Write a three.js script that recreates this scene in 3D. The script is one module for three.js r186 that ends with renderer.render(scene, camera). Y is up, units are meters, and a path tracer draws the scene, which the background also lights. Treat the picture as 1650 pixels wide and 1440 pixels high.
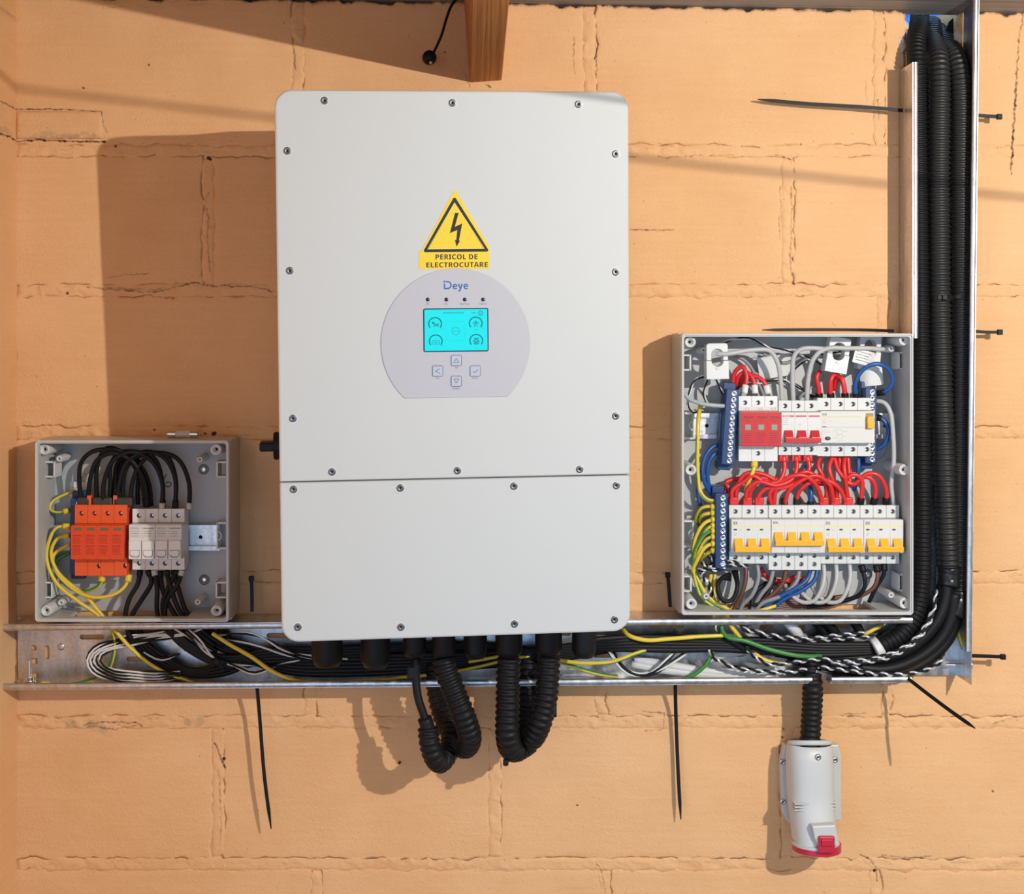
import * as THREE from 'three';
import { RoundedBoxGeometry } from 'three/addons/geometries/RoundedBoxGeometry.js';
import { mergeGeometries } from 'three/addons/utils/BufferGeometryUtils.js';
import { ImprovedNoise } from 'three/addons/math/ImprovedNoise.js';
import { RectAreaLightUniformsLib } from 'three/addons/lights/RectAreaLightUniformsLib.js';

// ---------------------------------------------------------------- camera, sky, lamp, exposure
const F = 2222, D = 1.92, CX = 745, CY = 550, YC = 1.5;      // focal length and lens centre in pixels of the 1650 x 1440 frame; camera height in metres
const scene = new THREE.Scene();
const camera = new THREE.PerspectiveCamera(2 * Math.atan(720 / F) * 180 / Math.PI, 1650 / 1440, 0.05, 60);
camera.position.set(0, YC, D);
camera.lookAt(0, YC, 0);
camera.setViewOffset(1650, 1440, 825 - CX, 720 - CY, 1650, 1440);
const renderer = new THREE.WebGLRenderer({ antialias: true });
renderer.toneMapping = THREE.LinearToneMapping;
renderer.toneMappingExposure = 0.58;
renderer.shadowMap.enabled = true;
scene.background = new THREE.Color().setRGB(0.36, 0.62, 1.0);   // clear blue sky beyond the doorway
scene.backgroundIntensity = 6.5;
const LAMP = new THREE.Vector3(1.03, 1.836, 1.65);
const LAMP_CD = 13.2;                                               // candela of the bare bulb

// ---------------------------------------------------------------- helpers
const V3 = THREE.Vector3;
const at = (px, py, z = 0) => new V3((px - CX) * (D - z) / F, YC + (CY - py) * (D - z) / F, z);
const mm = 0.001;
let seed = 20240611;
const rnd = () => { seed = (seed * 1664525 + 1013904223) >>> 0; return seed / 4294967296; };
const rr = (a, b) => a + (b - a) * rnd();
const noiseGen = new ImprovedNoise();
const noise = (x, y, z = 0) => noiseGen.noise(x + 31.7, y + 17.3, z + 5.1);
const fbm = (x, y, z = 0, o = 4) => { let s = 0, a = 0.5; for (let i = 0; i < o; i++) { s += a * noise(x, y, z + i * 7.7); x *= 2.03; y *= 2.03; a *= 0.5; } return s; };
const clamp = (v, a = 0, b = 1) => Math.min(b, Math.max(a, v));
const sstep = (a, b, v) => { const t = clamp((v - a) / (b - a)); return t * t * (3 - 2 * t); };
const taken = new Map();
function numbered(name) { const k = taken.get(name) ?? 0; taken.set(name, k + 1); return k ? name + '_' + String(k).padStart(3, '0') : name; }
const lin = (r, g, b) => new THREE.Color().setRGB(r, g, b);
const mat = (r, g, b, rough = 0.6, metal = 0, extra = {}) => new THREE.MeshPhysicalMaterial({ color: lin(r, g, b), roughness: rough, metalness: metal, ...extra });
function prep(g) {                                                // plain position / normal / uv so that pieces can be merged
  const h = g.index ? g.toNonIndexed() : g;
  for (const k of Object.keys(h.attributes)) if (!['position', 'normal', 'uv'].includes(k)) h.deleteAttribute(k);
  if (!h.attributes.uv) h.setAttribute('uv', new THREE.BufferAttribute(new Float32Array(h.attributes.position.count * 2), 2));
  h.clearGroups(); h.morphAttributes = {};
  return h;
}
function join(geos) { return Array.isArray(geos) ? (geos.length === 1 ? geos[0] : mergeGeometries(geos.map(prep))) : geos; }
function obj(name, geos, material, parent = scene) {
  const m = new THREE.Mesh(join(geos), material);
  m.name = parent === scene ? numbered(name) : name;
  m.castShadow = m.receiveShadow = true;
  parent.add(m);
  return m;
}
function tag(o, label, category, group, kind) {
  if (label) o.userData.label = label;
  if (category) o.userData.category = category;
  if (group) o.userData.group = group;
  if (kind) o.userData.kind = kind;
  return o;
}
const things = [];
function thing(name, label, category, group) {
  const o = new THREE.Group(); o.name = numbered(name); scene.add(o); things.push(o);
  return tag(o, label, category, group);
}
function struct(name, geos, material, label, category) { return tag(obj(name, geos, material), label, category, null, 'structure'); }
function single(name, geos, material, label, category, group) { const m = obj(name, geos, material); things.push(m); return tag(m, label, category, group); }
const bx = (w, h, d, x, y, z) => new THREE.BoxGeometry(w, h, d).translate(x, y, z);
const rbx = (w, h, d, r, x, y, z, s = 2) => new RoundedBoxGeometry(w, h, d, s, Math.min(r, w / 2.01, h / 2.01, d / 2.01)).translate(x, y, z);
const span = (x0, x1, y0, y1, z0, z1) => bx(Math.abs(x1 - x0), Math.abs(y1 - y0), Math.abs(z1 - z0), (x0 + x1) / 2, (y0 + y1) / 2, (z0 + z1) / 2);
const rspan = (x0, x1, y0, y1, z0, z1, r, s = 2) => rbx(Math.abs(x1 - x0), Math.abs(y1 - y0), Math.abs(z1 - z0), r, (x0 + x1) / 2, (y0 + y1) / 2, (z0 + z1) / 2, s);
const cylZ = (r, h, x, y, z, seg = 24, r2 = r) => new THREE.CylinderGeometry(r2, r, h, seg).rotateX(Math.PI / 2).translate(x, y, z);
const cylY = (r, h, x, y, z, seg = 24, r2 = r) => new THREE.CylinderGeometry(r2, r, h, seg).translate(x, y, z);
const cylX = (r, h, x, y, z, seg = 24) => new THREE.CylinderGeometry(r, r, h, seg).rotateZ(Math.PI / 2).translate(x, y, z);
const lathe = (pts, seg = 28) => new THREE.LatheGeometry(pts.map(([r, h]) => new THREE.Vector2(r, h)), seg);
const latheZ = (pts, x, y, z, seg = 28) => lathe(pts, seg).rotateX(Math.PI / 2).translate(x, y, z);
function roundShape(w, h, r, x = 0, y = 0) {
  const s = new THREE.Shape(), a = x - w / 2, b = x + w / 2, c = y - h / 2, d = y + h / 2, rs = Array.isArray(r) ? r : [r, r, r, r];   // bl, br, tr, tl
  s.moveTo(a + rs[0], c); s.lineTo(b - rs[1], c); s.absarc(b - rs[1], c + rs[1], rs[1], -Math.PI / 2, 0, false);
  s.lineTo(b, d - rs[2]); s.absarc(b - rs[2], d - rs[2], rs[2], 0, Math.PI / 2, false);
  s.lineTo(a + rs[3], d); s.absarc(a + rs[3], d - rs[3], rs[3], Math.PI / 2, Math.PI, false);
  s.lineTo(a, c + rs[0]); s.absarc(a + rs[0], c + rs[0], rs[0], Math.PI, Math.PI * 1.5, false);
  return s;
}
const extr = (s, depth, bevel = 0, opts = {}) => new THREE.ExtrudeGeometry(s, { depth: depth - 2 * bevel, bevelEnabled: bevel > 0, bevelSize: bevel, bevelThickness: bevel, bevelOffset: -bevel, bevelSegments: 2, curveSegments: 16, ...opts }).translate(0, 0, bevel);
function planarUV(g, x0, y0, w, h) {
  const p = g.attributes.position, uv = new Float32Array(p.count * 2);
  for (let i = 0; i < p.count; i++) { uv[2 * i] = (p.getX(i) - x0) / w; uv[2 * i + 1] = (p.getY(i) - y0) / h; }
  g.setAttribute('uv', new THREE.BufferAttribute(uv, 2));
  return g;
}
function canvasTex(w, h, draw) {
  const c = document.createElement('canvas'); c.width = w; c.height = h;
  draw(c.getContext('2d'), w, h);
  const t = new THREE.CanvasTexture(c); t.colorSpace = THREE.SRGBColorSpace; t.magFilter = THREE.LinearFilter; t.anisotropy = 8;
  return t;
}
function dataTex(w, h, f, srgb = true, repeat = true) {
  const d = new Uint8Array(w * h * 4);
  for (let j = 0; j < h; j++) for (let i = 0; i < w; i++) { const v = f(i, j), k = (j * w + i) * 4; d[k] = clamp(v[0], 0, 255); d[k + 1] = clamp(v[1], 0, 255); d[k + 2] = clamp(v[2], 0, 255); d[k + 3] = 255; }
  const t = new THREE.DataTexture(d, w, h); t.magFilter = THREE.LinearFilter; t.minFilter = THREE.LinearMipmapLinearFilter; t.generateMipmaps = true;
  if (srgb) t.colorSpace = THREE.SRGBColorSpace;
  if (repeat) t.wrapS = t.wrapT = THREE.RepeatWrapping;
  t.needsUpdate = true;
  return t;
}
// sweep a round (or flat) section along points; rf(s) scales the radius with the length s, cf(s, angle) gives a vertex colour
function sweep(pts, { r = 0.003, seg = 10, step = 0.006, rf, cf, flat, curveType = 'centripetal', rows } = {}) {
  const curve = new THREE.CatmullRomCurve3(pts, false, curveType);
  const L = curve.getLength(), n = rows ?? Math.max(6, Math.ceil(L / step)), fr = curve.computeFrenetFrames(n, false);
  const pos = [], col = [], idx = [];
  for (let i = 0; i <= n; i++) {
    const p = curve.getPointAt(i / n), N = fr.normals[i], B = fr.binormals[i], s = L * i / n, R = r * (rf ? rf(s, L) : 1);
    for (let k = 0; k < seg; k++) {
      const a = 2 * Math.PI * k / seg, c = Math.cos(a) * R, d = Math.sin(a) * R * (flat ?? 1);
      pos.push(p.x + N.x * c + B.x * d, p.y + N.y * c + B.y * d, p.z + N.z * c + B.z * d);
      if (cf) col.push(...cf(s, a));
    }
  }
  for (let i = 0; i < n; i++) for (let k = 0; k < seg; k++) { const a = i * seg + k, b = i * seg + (k + 1) % seg, c = a + seg, d = b + seg; idx.push(a, b, c, b, d, c); }
  for (const e of [0, n]) {                                        // caps
    const p = curve.getPointAt(e / n), m = pos.length / 3; pos.push(p.x, p.y, p.z); if (cf) col.push(...cf(L * e / n, 0));
    for (let k = 0; k < seg; k++) { const a = e * seg + k, b = e * seg + (k + 1) % seg; e ? idx.push(a, b, m) : idx.push(b, a, m); }
  }
  const g = new THREE.BufferGeometry();
  g.setAttribute('position', new THREE.Float32BufferAttribute(pos, 3));
  if (cf) g.setAttribute('color', new THREE.Float32BufferAttribute(col, 3));
  g.setIndex(idx); g.computeVertexNormals();
  return g;
}
// a flat strap (cable tie): rectangular section, width w across, lying in the plane whose normal is nrm
function strap(pts, w, t, nrm = new V3(0, 0, 1), taper = 0) {
  const curve = new THREE.CatmullRomCurve3(pts, false, 'centripetal'), n = Math.max(8, Math.ceil(curve.getLength() / 0.006)), pos = [], idx = [];
  for (let i = 0; i <= n; i++) {
    const p = curve.getPointAt(i / n), T = curve.getTangentAt(i / n), S = new V3().crossVectors(T, nrm).normalize(), U = new V3().crossVectors(S, T).normalize();
    const k = taper && i / n > 1 - taper ? 1 - 0.72 * (i / n - 1 + taper) / taper : 1;
    for (const [a, b] of [[-1, -1], [1, -1], [1, 1], [-1, 1]]) pos.push(p.x + S.x * a * w * k / 2 + U.x * b * t / 2, p.y + S.y * a * w * k / 2 + U.y * b * t / 2, p.z + S.z * a * w * k / 2 + U.z * b * t / 2);
  }
  for (let i = 0; i < n; i++) for (let k = 0; k < 4; k++) { const a = i * 4 + k, b = i * 4 + (k + 1) % 4; idx.push(a, b, a + 4, b, b + 4, a + 4); }
  idx.push(0, 2, 1, 0, 3, 2); const e = n * 4; idx.push(e, e + 1, e + 2, e, e + 2, e + 3);
  const g = new THREE.BufferGeometry(); g.setAttribute('position', new THREE.Float32BufferAttribute(pos, 3)); g.setIndex(idx);
  const h = g.toNonIndexed(); h.computeVertexNormals();
  return h;
}
const P = (list) => list.map(([x, y, z]) => at(x, y, z));

// ---------------------------------------------------------------- materials
const M = {
  abs: mat(0.52, 0.52, 0.505, 0.42), absWhite: mat(0.74, 0.74, 0.72, 0.4), whitePlastic: mat(0.78, 0.78, 0.76, 0.38), devGrey: mat(0.70, 0.71, 0.68, 0.42),
  orange: mat(0.86, 0.115, 0.022, 0.42), red: mat(0.72, 0.035, 0.045, 0.42), redWire: mat(0.74, 0.03, 0.03, 0.36), leverRed: mat(0.6, 0.03, 0.04, 0.3), yellow: mat(0.9, 0.46, 0.02, 0.35),
  blue: mat(0.012, 0.05, 0.17, 0.4), blueWire: mat(0.014, 0.09, 0.32, 0.36), black: mat(0.008, 0.008, 0.009, 0.5, 0, { specularIntensity: 0.55 }), blackSoft: mat(0.008, 0.008, 0.009, 0.5, 0, { specularIntensity: 0.55 }), conduit: mat(0.008, 0.008, 0.009, 0.5, 0, { specularIntensity: 0.55 }),
  hole: mat(0.01, 0.01, 0.01, 0.9), greyWire: mat(0.52, 0.52, 0.5, 0.4), darkGreyWire: mat(0.28, 0.28, 0.29, 0.42), whiteWire: mat(0.78, 0.78, 0.76, 0.38), brownWire: mat(0.14, 0.05, 0.03, 0.42), yellowBoot: mat(0.82, 0.62, 0.05, 0.4), greyBoot: mat(0.55, 0.53, 0.5, 0.45),  // hole: near-black that paints shade into holes and slots, also one marking
  steel: mat(0.62, 0.62, 0.62, 0.32, 1), brightSteel: mat(0.8, 0.8, 0.8, 0.22, 1), brass: mat(0.65, 0.55, 0.35, 0.35, 1), zinc: null, stripe: new THREE.MeshPhysicalMaterial({ color: 0xffffff, vertexColors: true, roughness: 0.38 }),
  greenWire: mat(0.03, 0.2, 0.04, 0.38), lens: mat(0.28, 0.36, 0.28, 0.3), tie: mat(0.008, 0.008, 0.009, 0.5, 0, { specularIntensity: 0.55 }), paper: mat(0.8, 0.8, 0.78, 0.7), ledDark: mat(0.012, 0.012, 0.03, 0.2), foil: mat(0.75, 0.75, 0.75, 0.28, 0.6),
};
{ // galvanised sheet: faint spangle and rolling streaks
  const map = dataTex(512, 512, (i, j) => { const v = 208 + 40 * fbm(i / 22, j / 160, 3) + 26 * fbm(i / 9, j / 9, 8); return [v, v * 1.0, v * 1.005]; });
  const rough = dataTex(256, 256, (i, j) => { const v = 92 + 60 * fbm(i / 12, j / 40, 21); return [v, v, v]; }, false);
  map.repeat.set(4, 4); rough.repeat.set(5, 5);
  M.zinc = new THREE.MeshPhysicalMaterial({ map, roughnessMap: rough, roughness: 1, metalness: 1 });
}
function metreUV(g, sx = 1, sy = 1) {                                // uv from world metres, chosen by the face normal
  const p = g.attributes.position, n = g.attributes.normal, uv = new Float32Array(p.count * 2);
  for (let i = 0; i < p.count; i++) {
    const ax = Math.abs(n.getX(i)), ay = Math.abs(n.getY(i)), az = Math.abs(n.getZ(i));
    const [u, v] = az >= ax && az >= ay ? [p.getX(i), p.getY(i)] : ax >= ay ? [p.getZ(i), p.getY(i)] : [p.getX(i), p.getZ(i)];
    uv[2 * i] = u * sx; uv[2 * i + 1] = v * sy;
  }
  g.setAttribute('uv', new THREE.BufferAttribute(uv, 2));
  return g;
}
const GY = [0.05, 0.24, 0.05], YG = [0.82, 0.60, 0.06];

// ---------------------------------------------------------------- the room
const XL = at(27, 0, 0).x, XR = 2.2, ZF = 3.6, SLOPE = 6.5 * Math.PI / 180, ROLL = -0.0185;
const ceilY = (x, z) => YC + (CY - 3.5) * D / F + x * ROLL + z * Math.tan(SLOPE);
const TX0 = at(-70, 0, 0).x, TX1 = at(1990, 0, 0).x, TY0 = at(0, 1500, 0).y, TY1 = at(0, -40, 0).y;
function rasteriser(w, h) {
  const m = new Float32Array(w * h);
  const dot = (x, y, r, v) => { for (let j = Math.floor(y - r - 1); j <= y + r + 1; j++) for (let i = Math.floor(x - r - 1); i <= x + r + 1; i++) { if (i < 0 || j < 0 || i >= w || j >= h) continue; const a = clamp(r + 0.7 - Math.hypot(i - x, j - y)) * v; if (a > m[j * w + i]) m[j * w + i] = a; } };
  const toX = (px) => (at(px, 0, 0).x - TX0) / (TX1 - TX0) * w, toY = (py) => (at(0, py, 0).y - TY0) / (TY1 - TY0) * h;
  const line = (pts, r, v, wob = 2) => { for (let k = 0; k + 1 < pts.length; k++) { const [x0, y0] = pts[k], [x1, y1] = pts[k + 1], n = Math.ceil(Math.hypot(x1 - x0, y1 - y0) * 1.4); for (let s = 0; s <= n; s++) { const t = s / n, x = x0 + (x1 - x0) * t, y = y0 + (y1 - y0) * t; dot(toX(x + wob * (noise(x / 11, y / 11, 1) + 0.7 * noise(x / 3.1, y / 3.1, 2))), toY(y + wob * (noise(x / 11, y / 11, 9) + 0.7 * noise(x / 3.1, y / 3.1, 8))), r * clamp(0.25 + 1.5 * Math.abs(noise(x / 7, y / 7, 4)), 0, 1.1), v * clamp(0.3 + 1.5 * Math.abs(noise(x / 13, y / 13, 6)))); } } };
  return { m, dot: (px, py, r, v) => dot(toX(px), toY(py), r, v), line };
}
const JOINTS = [8, 243, 468, 697, 930, 1163, 1392, 1626];
const HEADS = [[480, 950, 1418], [335, 803, 1270, 1738], [490, 955, 1424], [335, 800, 1270, 1738], [500, 968, 1430], [352, 798, 1268, 1738], [510, 975, 1412]];
const wallPaint = (() => {
  const w = 2048, h = 1536, cr = rasteriser(w, h), bare = rasteriser(w, h);
  // hairline cracks and open pores seen in the paint, plus one painted slit shade
  cr.line([[1015, 370], [1040, 371], [1085, 371]], 0.9, 0.85, 1);
  cr.line([[1638, 130], [1636, 160], [1632, 205], [1631, 240], [1629, 280]], 1.8, 0.95, 3);
  cr.line([[14, 229], [60, 226], [110, 228], [168, 229]], 1.7, 1.1, 1.5); cr.line([[12, 176], [90, 177], [163, 180], [166, 200], [172, 214]], 0.9, 0.8, 1.5); cr.line([[1649, 20], [1642, 60], [1640, 95], [1637, 130]], 1.2, 0.7, 3);  // first stroke paints the dark shade of a slit under the infill brick
  cr.line([[140, 462], [200, 466], [252, 467], [262, 464]], 1.2, 0.55); cr.line([[165, 466], [250, 471], [310, 456], [340, 461], [400, 462], [442, 470]], 1.3, 0.6);
  cr.line([[175, 447], [205, 443], [240, 441]], 0.9, 0.5); cr.line([[215, 480], [230, 476], [280, 482]], 0.9, 0.5);
  cr.line([[345, 1198], [350, 1208], [356, 1222], [361, 1236]], 1.6, 0.8); cr.line([[135, 1168], [165, 1163], [220, 1165], [228, 1170]], 1.2, 0.75); cr.line([[140, 1170], [185, 1175], [225, 1168]], 0.8, 0.5);
  cr.line([[1035, 1146], [1065, 1149], [1070, 1150]], 0.9, 0.6); cr.line([[1040, 1178], [1068, 1176], [1070, 1150]], 0.8, 0.45);
  cr.line([[1385, 1378], [1402, 1384], [1412, 1400], [1412, 1420]], 1.6, 0.7); cr.line([[1420, 1378], [1470, 1383], [1500, 1380]], 1, 0.5); cr.line([[1360, 1150], [1396, 1150]], 1, 0.6);
  cr.line([[1600, 1165], [1650, 1152]], 0.9, 0.5); cr.line([[1060, 232], [1085, 236]], 1.4, 0.6); cr.line([[1195, 236], [1215, 238]], 1.4, 0.55); cr.line([[1250, 250], [1274, 258]], 1.6, 0.6); cr.line([[1256, 300], [1258, 330], [1255, 360], [1256, 385]], 0.9, 0.5); cr.line([[1274, 300], [1276, 340], [1273, 430], [1280, 460]], 0.9, 0.5);
  cr.line([[925, 60], [923, 90], [926, 120]], 0.8, 0.45); cr.line([[959, 70], [961, 100], [960, 125]], 1, 0.6); cr.line([[472, 60], [473, 80], [475, 115]], 1, 0.6); cr.line([[5, 10], [6, 50]], 1.2, 0.8); cr.line([[1340, 520], [1345, 526]], 1, 0.5);
  cr.line([[1395, 130], [1396, 165]], 0.8, 0.4); cr.line([[1414, 160], [1415, 190]], 0.9, 0.55); cr.line([[750, 122], [756, 140]], 1, 0.6); cr.line([[783, 135], [790, 142]], 1.6, 0.7); cr.line([[335, 310], [330, 330], [336, 350], [333, 380], [338, 440]], 1, 0.45); cr.line([[960, 1390], [968, 1400], [975, 1438]], 1, 0.55); cr.line([[352, 1240], [356, 1330], [354, 1360]], 0.8, 0.4);
  for (let k = 0; k < 7; k++) for (let n = 0; n < 26; n++) { const x = rr(20, 1640), y = JOINTS[k] + rr(-14, 14), l = rr(8, 34); cr.line([[x, y], [x + l * 0.5, y + rr(-3, 3)], [x + l, y + rr(-3, 3)]], rr(0.3, 0.6), rr(0.1, 0.3), 3); }
  for (const [x, y, r] of [[337, 256, 4.5], [186, 236, 2], [134, 142, 2], [239, 105, 1.8], [360, 1222, 3], [930, 1297, 1.6], [1599, 1275, 1.8], [1260, 1188, 2.2], [108, 473, 2.2], [6, 386, 2], [248, 693, 2], [1410, 1403, 3.4], [643, 1229, 2.6], [345, 698, 4], [330, 699, 2.2], [1290, 233, 1.4], [717, 85, 2]]) { for (let k = 0; k < 5; k++) cr.dot(x + rr(-0.5, 0.5) * r, y + rr(-0.4, 0.4) * r, r * rr(0.3, 0.75), r > 2.4 ? 1 : 0.75); }
  for (let n = 0; n < 320; n++) cr.dot(rr(0, 1650), rr(0, 1440), rr(0.2, 0.8), rr(0.1, 0.45));
  // bare cement where the paint has gone
  bare.line([[14, 180], [18, 215], [24, 222]], 9, 0.9, 6); bare.line([[55, 222], [75, 216], [100, 221], [130, 219], [165, 224]], 5, 0.75, 6); bare.line([[105, 1163], [150, 1170], [175, 1180]], 7, 0.45, 8); bare.line([[300, 1162], [330, 1164]], 6, 0.5, 6); bare.line([[20, 176], [90, 177], [163, 180]], 1.2, 0.7, 2); bare.line([[1452, 60], [1458, 80]], 5, 0.8, 4); bare.line([[1537, 55], [1542, 80]], 4, 0.8, 4);
  return dataTex(w, h, (i, j) => {
    const x = i / w * 1.78, y = j / h * 1.33, k = j * w + i;
    const big = fbm(x * 2.2, y * 2.2, 1, 3), mid = fbm(x * 11, y * 13, 2, 3), fine = noise(i / 1.9, j / 1.9, 3), brush = fbm(x * 9, y * 160, 5, 2);
    let r = 238 + 7 * big + 7 * mid + 5 * fine + 4 * brush, g = 186 + 10 * big + 9 * mid + 6 * fine + 5 * brush, b = 133 + 16 * big + 10 * mid + 6 * fine + 6 * brush;
    const c = cr.m[k], a = bare.m[k] * clamp(0.6 + 1.5 * fbm(x * 60, y * 60, 11, 3));
    r += (150 - r) * a; g += (138 - g) * a; b += (112 - b) * a;
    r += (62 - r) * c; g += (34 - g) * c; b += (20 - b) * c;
    return [r, g, b];
  }, true, false);
})();
const stipple = dataTex(512, 512, (i, j) => {                       // tiles: blend of wrapped noise
  const f = (x, y) => 0.55 * fbm(x / 5, y / 5, 1, 3) + 0.6 * Math.max(0, noise(x / 11, y / 11, 6)) + 0.5 * fbm(x / 40, y / 24, 9, 2);
  const wx = i / 512, wy = j / 512, v = f(i, j) * (1 - wx) * (1 - wy) + f(i - 512, j) * wx * (1 - wy) + f(i, j - 512) * (1 - wx) * wy + f(i - 512, j - 512) * wx * wy;
  const c = 128 + 150 * v; return [c, c, c];
}, false);
stipple.channel = 1; stipple.repeat.set(5, 5);
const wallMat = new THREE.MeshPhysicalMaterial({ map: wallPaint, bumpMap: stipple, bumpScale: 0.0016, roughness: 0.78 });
const plainPaint = new THREE.MeshPhysicalMaterial({ color: lin(0.80, 0.46, 0.19), roughness: 0.8 });
// a relief patch of wall: grid in x and y, height hf, skirt back to zBack
function relief(x0, x1, y0, y1, cell, hf, zBack, topY, ragged = 0) {
  const nx = Math.max(2, Math.ceil((x1 - x0) / cell)), ny = Math.max(2, Math.ceil((y1 - y0) / cell)), pos = [], idx = [], uv = [], uv1 = [];
  const W = nx + 3, add = (x, y, z) => { pos.push(x, y, z); uv.push((x - TX0) / (TX1 - TX0), (y - TY0) / (TY1 - TY0)); uv1.push(x, y); };
  for (let j = -1; j <= ny + 1; j++) for (let i = -1; i <= nx + 1; i++) {
    const ci = clamp(i, 0, nx), cj = clamp(j, 0, ny), x = x0 + (x1 - x0) * ci / nx, top = topY ? topY(x) : y1, y = y0 + (top - y0) * cj / ny;
    const skirt = i !== ci || j !== cj;
    const wx = ragged && ragged * fbm(x * 30, y * 42, 23, 3) * (1 - sstep(0, 0.016, Math.min(x - x0, x1 - x))), wy = ragged && ragged * fbm(x * 42, y * 30, 29, 3) * (1 - sstep(0, 0.016, Math.min(y - y0, top - y)));
    add(x + wx, y + wy, skirt ? zBack : hf(x, y, Math.min(x - x0, x1 - x), Math.min(y - y0, top - y)));
  }
  const V = ny + 3;
  for (let j = 0; j < V - 1; j++) for (let i = 0; i < W - 1; i++) { const a = j * W + i, b = a + 1, c = a + W, d = c + 1; idx.push(a, b, c, b, d, c); }
  const g = new THREE.BufferGeometry();
  g.setAttribute('position', new THREE.Float32BufferAttribute(pos, 3)); g.setAttribute('uv', new THREE.Float32BufferAttribute(uv, 2)); g.setAttribute('uv1', new THREE.Float32BufferAttribute(uv1, 2));
  g.setIndex(idx); g.computeVertexNormals();
  return g;
}
const wall = new THREE.Group(); wall.name = 'wall_back'; scene.add(wall); tag(wall, 'orange painted concrete block wall behind the electrical equipment', 'wall', null, 'structure');
{
  const NX0 = at(1459, 0, 0).x, NX1 = at(1549, 0, 0).x, NY = at(0, 84, 0).y, YT = 1.975;
  obj('wall_core', [span(XL - 0.2, NX0, 0, 1.996, -0.2, -0.016), span(NX1, XR + 0.2, 0, YT, -0.2, -0.016), span(NX0, NX1, 0, NY, -0.2, -0.016)], plainPaint, wall);
  obj('wall_core', [span(at(1985, 0, 0).x, XR, 0, YT, -0.02, 0), span(XL, at(1985, 0, 0).x, 0, at(0, 1620, 0).y, -0.02, 0)], plainPaint, wall);
  const body = (x, y, ex, ey) => {
    const e = Math.min(ex, ey), lim = 0.004 + 0.004 * fbm(x * 45, y * 45, 3, 3);
    return 0.0014 * fbm(x * 7, y * 7, 2, 3) + 0.0006 * fbm(x * 70, y * 70, 4, 2) - (0.0006 + 0.0018 * clamp(2.2 * fbm(x * 5, y * 5, 13, 2))) * (1 - sstep(0, Math.max(0.0015, lim + 0.004), e));
  };
  const halfJoint = 0.0065, ceilTop = (x) => ceilY(x, 0) - 0.0015 + 0.0028 * fbm(x * 45, 3, 1, 2) + 0.0022 * noise(x * 190, 8, 2) - 0.004 * Math.max(0, noise(x * 60, 5, 9) - 0.25);
  for (let k = 0; k < 7; k++) {
    const yA = at(0, JOINTS[k], 0).y - halfJoint, yB = at(0, JOINTS[k + 1], 0).y + halfJoint;
    const xs = [27 - 6, ...HEADS[k], 1985];
    for (let i = 0; i + 1 < xs.length; i++) {
      const x0 = at(xs[i], 0, 0).x + (i ? halfJoint : 0), x1 = at(xs[i + 1], 0, 0).x - halfJoint;
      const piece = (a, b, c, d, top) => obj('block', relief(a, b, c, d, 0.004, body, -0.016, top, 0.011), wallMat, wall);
      if (k === 0 && xs[i] === 1418) { piece(x0, NX0, yB, yA, ceilTop); piece(NX0, NX1, yB, NY); piece(NX1, x1, yB, yA, ceilTop); }
      else piece(x0, x1, yB, yA, k === 0 ? ceilTop : undefined);
    }
    const mortar = (x, y, ex, ey) => 0.0001 + 0.0036 * fbm(x * 42, y * 55, 5, 4) * (0.35 + 1.5 * clamp(0.5 + 1.5 * fbm(x * 4, y * 4, 17, 2))) + 0.0018 * Math.max(0, noise(x * 130, y * 130, 2)) - 0.0034 * (1 - sstep(0, 0.0085, Math.min(ex, ey)));
    const yj = at(0, JOINTS[k], 0).y;
    if (k) obj('mortar_joint', relief(XL - 0.002, at(1985, 0, 0).x, yj - halfJoint - 0.007, yj + halfJoint + 0.007, 0.0028, mortar, -0.016), wallMat, wall);
    for (const hx of HEADS[k]) { const x = at(hx, 0, 0).x; obj('mortar_joint', relief(x - halfJoint - 0.007, x + halfJoint + 0.007, yB, k ? yA : ceilTop(x), 0.0028, mortar, -0.016), wallMat, wall); }
  }
  // a half brick let into the wall beside the corner, the dark slit under it is painted into the wall colour
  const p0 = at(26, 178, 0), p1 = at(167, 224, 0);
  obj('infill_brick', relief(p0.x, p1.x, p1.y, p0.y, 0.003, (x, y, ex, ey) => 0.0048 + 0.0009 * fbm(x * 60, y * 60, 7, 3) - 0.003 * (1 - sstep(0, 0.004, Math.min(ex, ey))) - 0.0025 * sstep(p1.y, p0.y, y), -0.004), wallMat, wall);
  // crumbled plaster round the cable opening under the roof
  for (const [x, y, s] of [[1455, 72, 1], [1459, 40, 0.7], [1546, 60, 0.8], [1549, 30, 0.6], [1455, 92, 0.7]]) {
    const g = new THREE.IcosahedronGeometry(0.008 * s, 2), q = g.attributes.position;
    for (let i = 0; i < q.count; i++) { const f = 1 + 0.5 * noise(q.getX(i) * 200, q.getY(i) * 200, q.getZ(i) * 200 + x); q.setXYZ(i, q.getX(i) * f, q.getY(i) * f * 1.5, q.getZ(i) * f * 0.7); }
    g.computeVertexNormals(); const c = at(x, y, 0); obj('plaster_lump', g.translate(c.x, c.y, -0.004), mat(0.62, 0.55, 0.45, 0.9), wall);
  }
}
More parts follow.
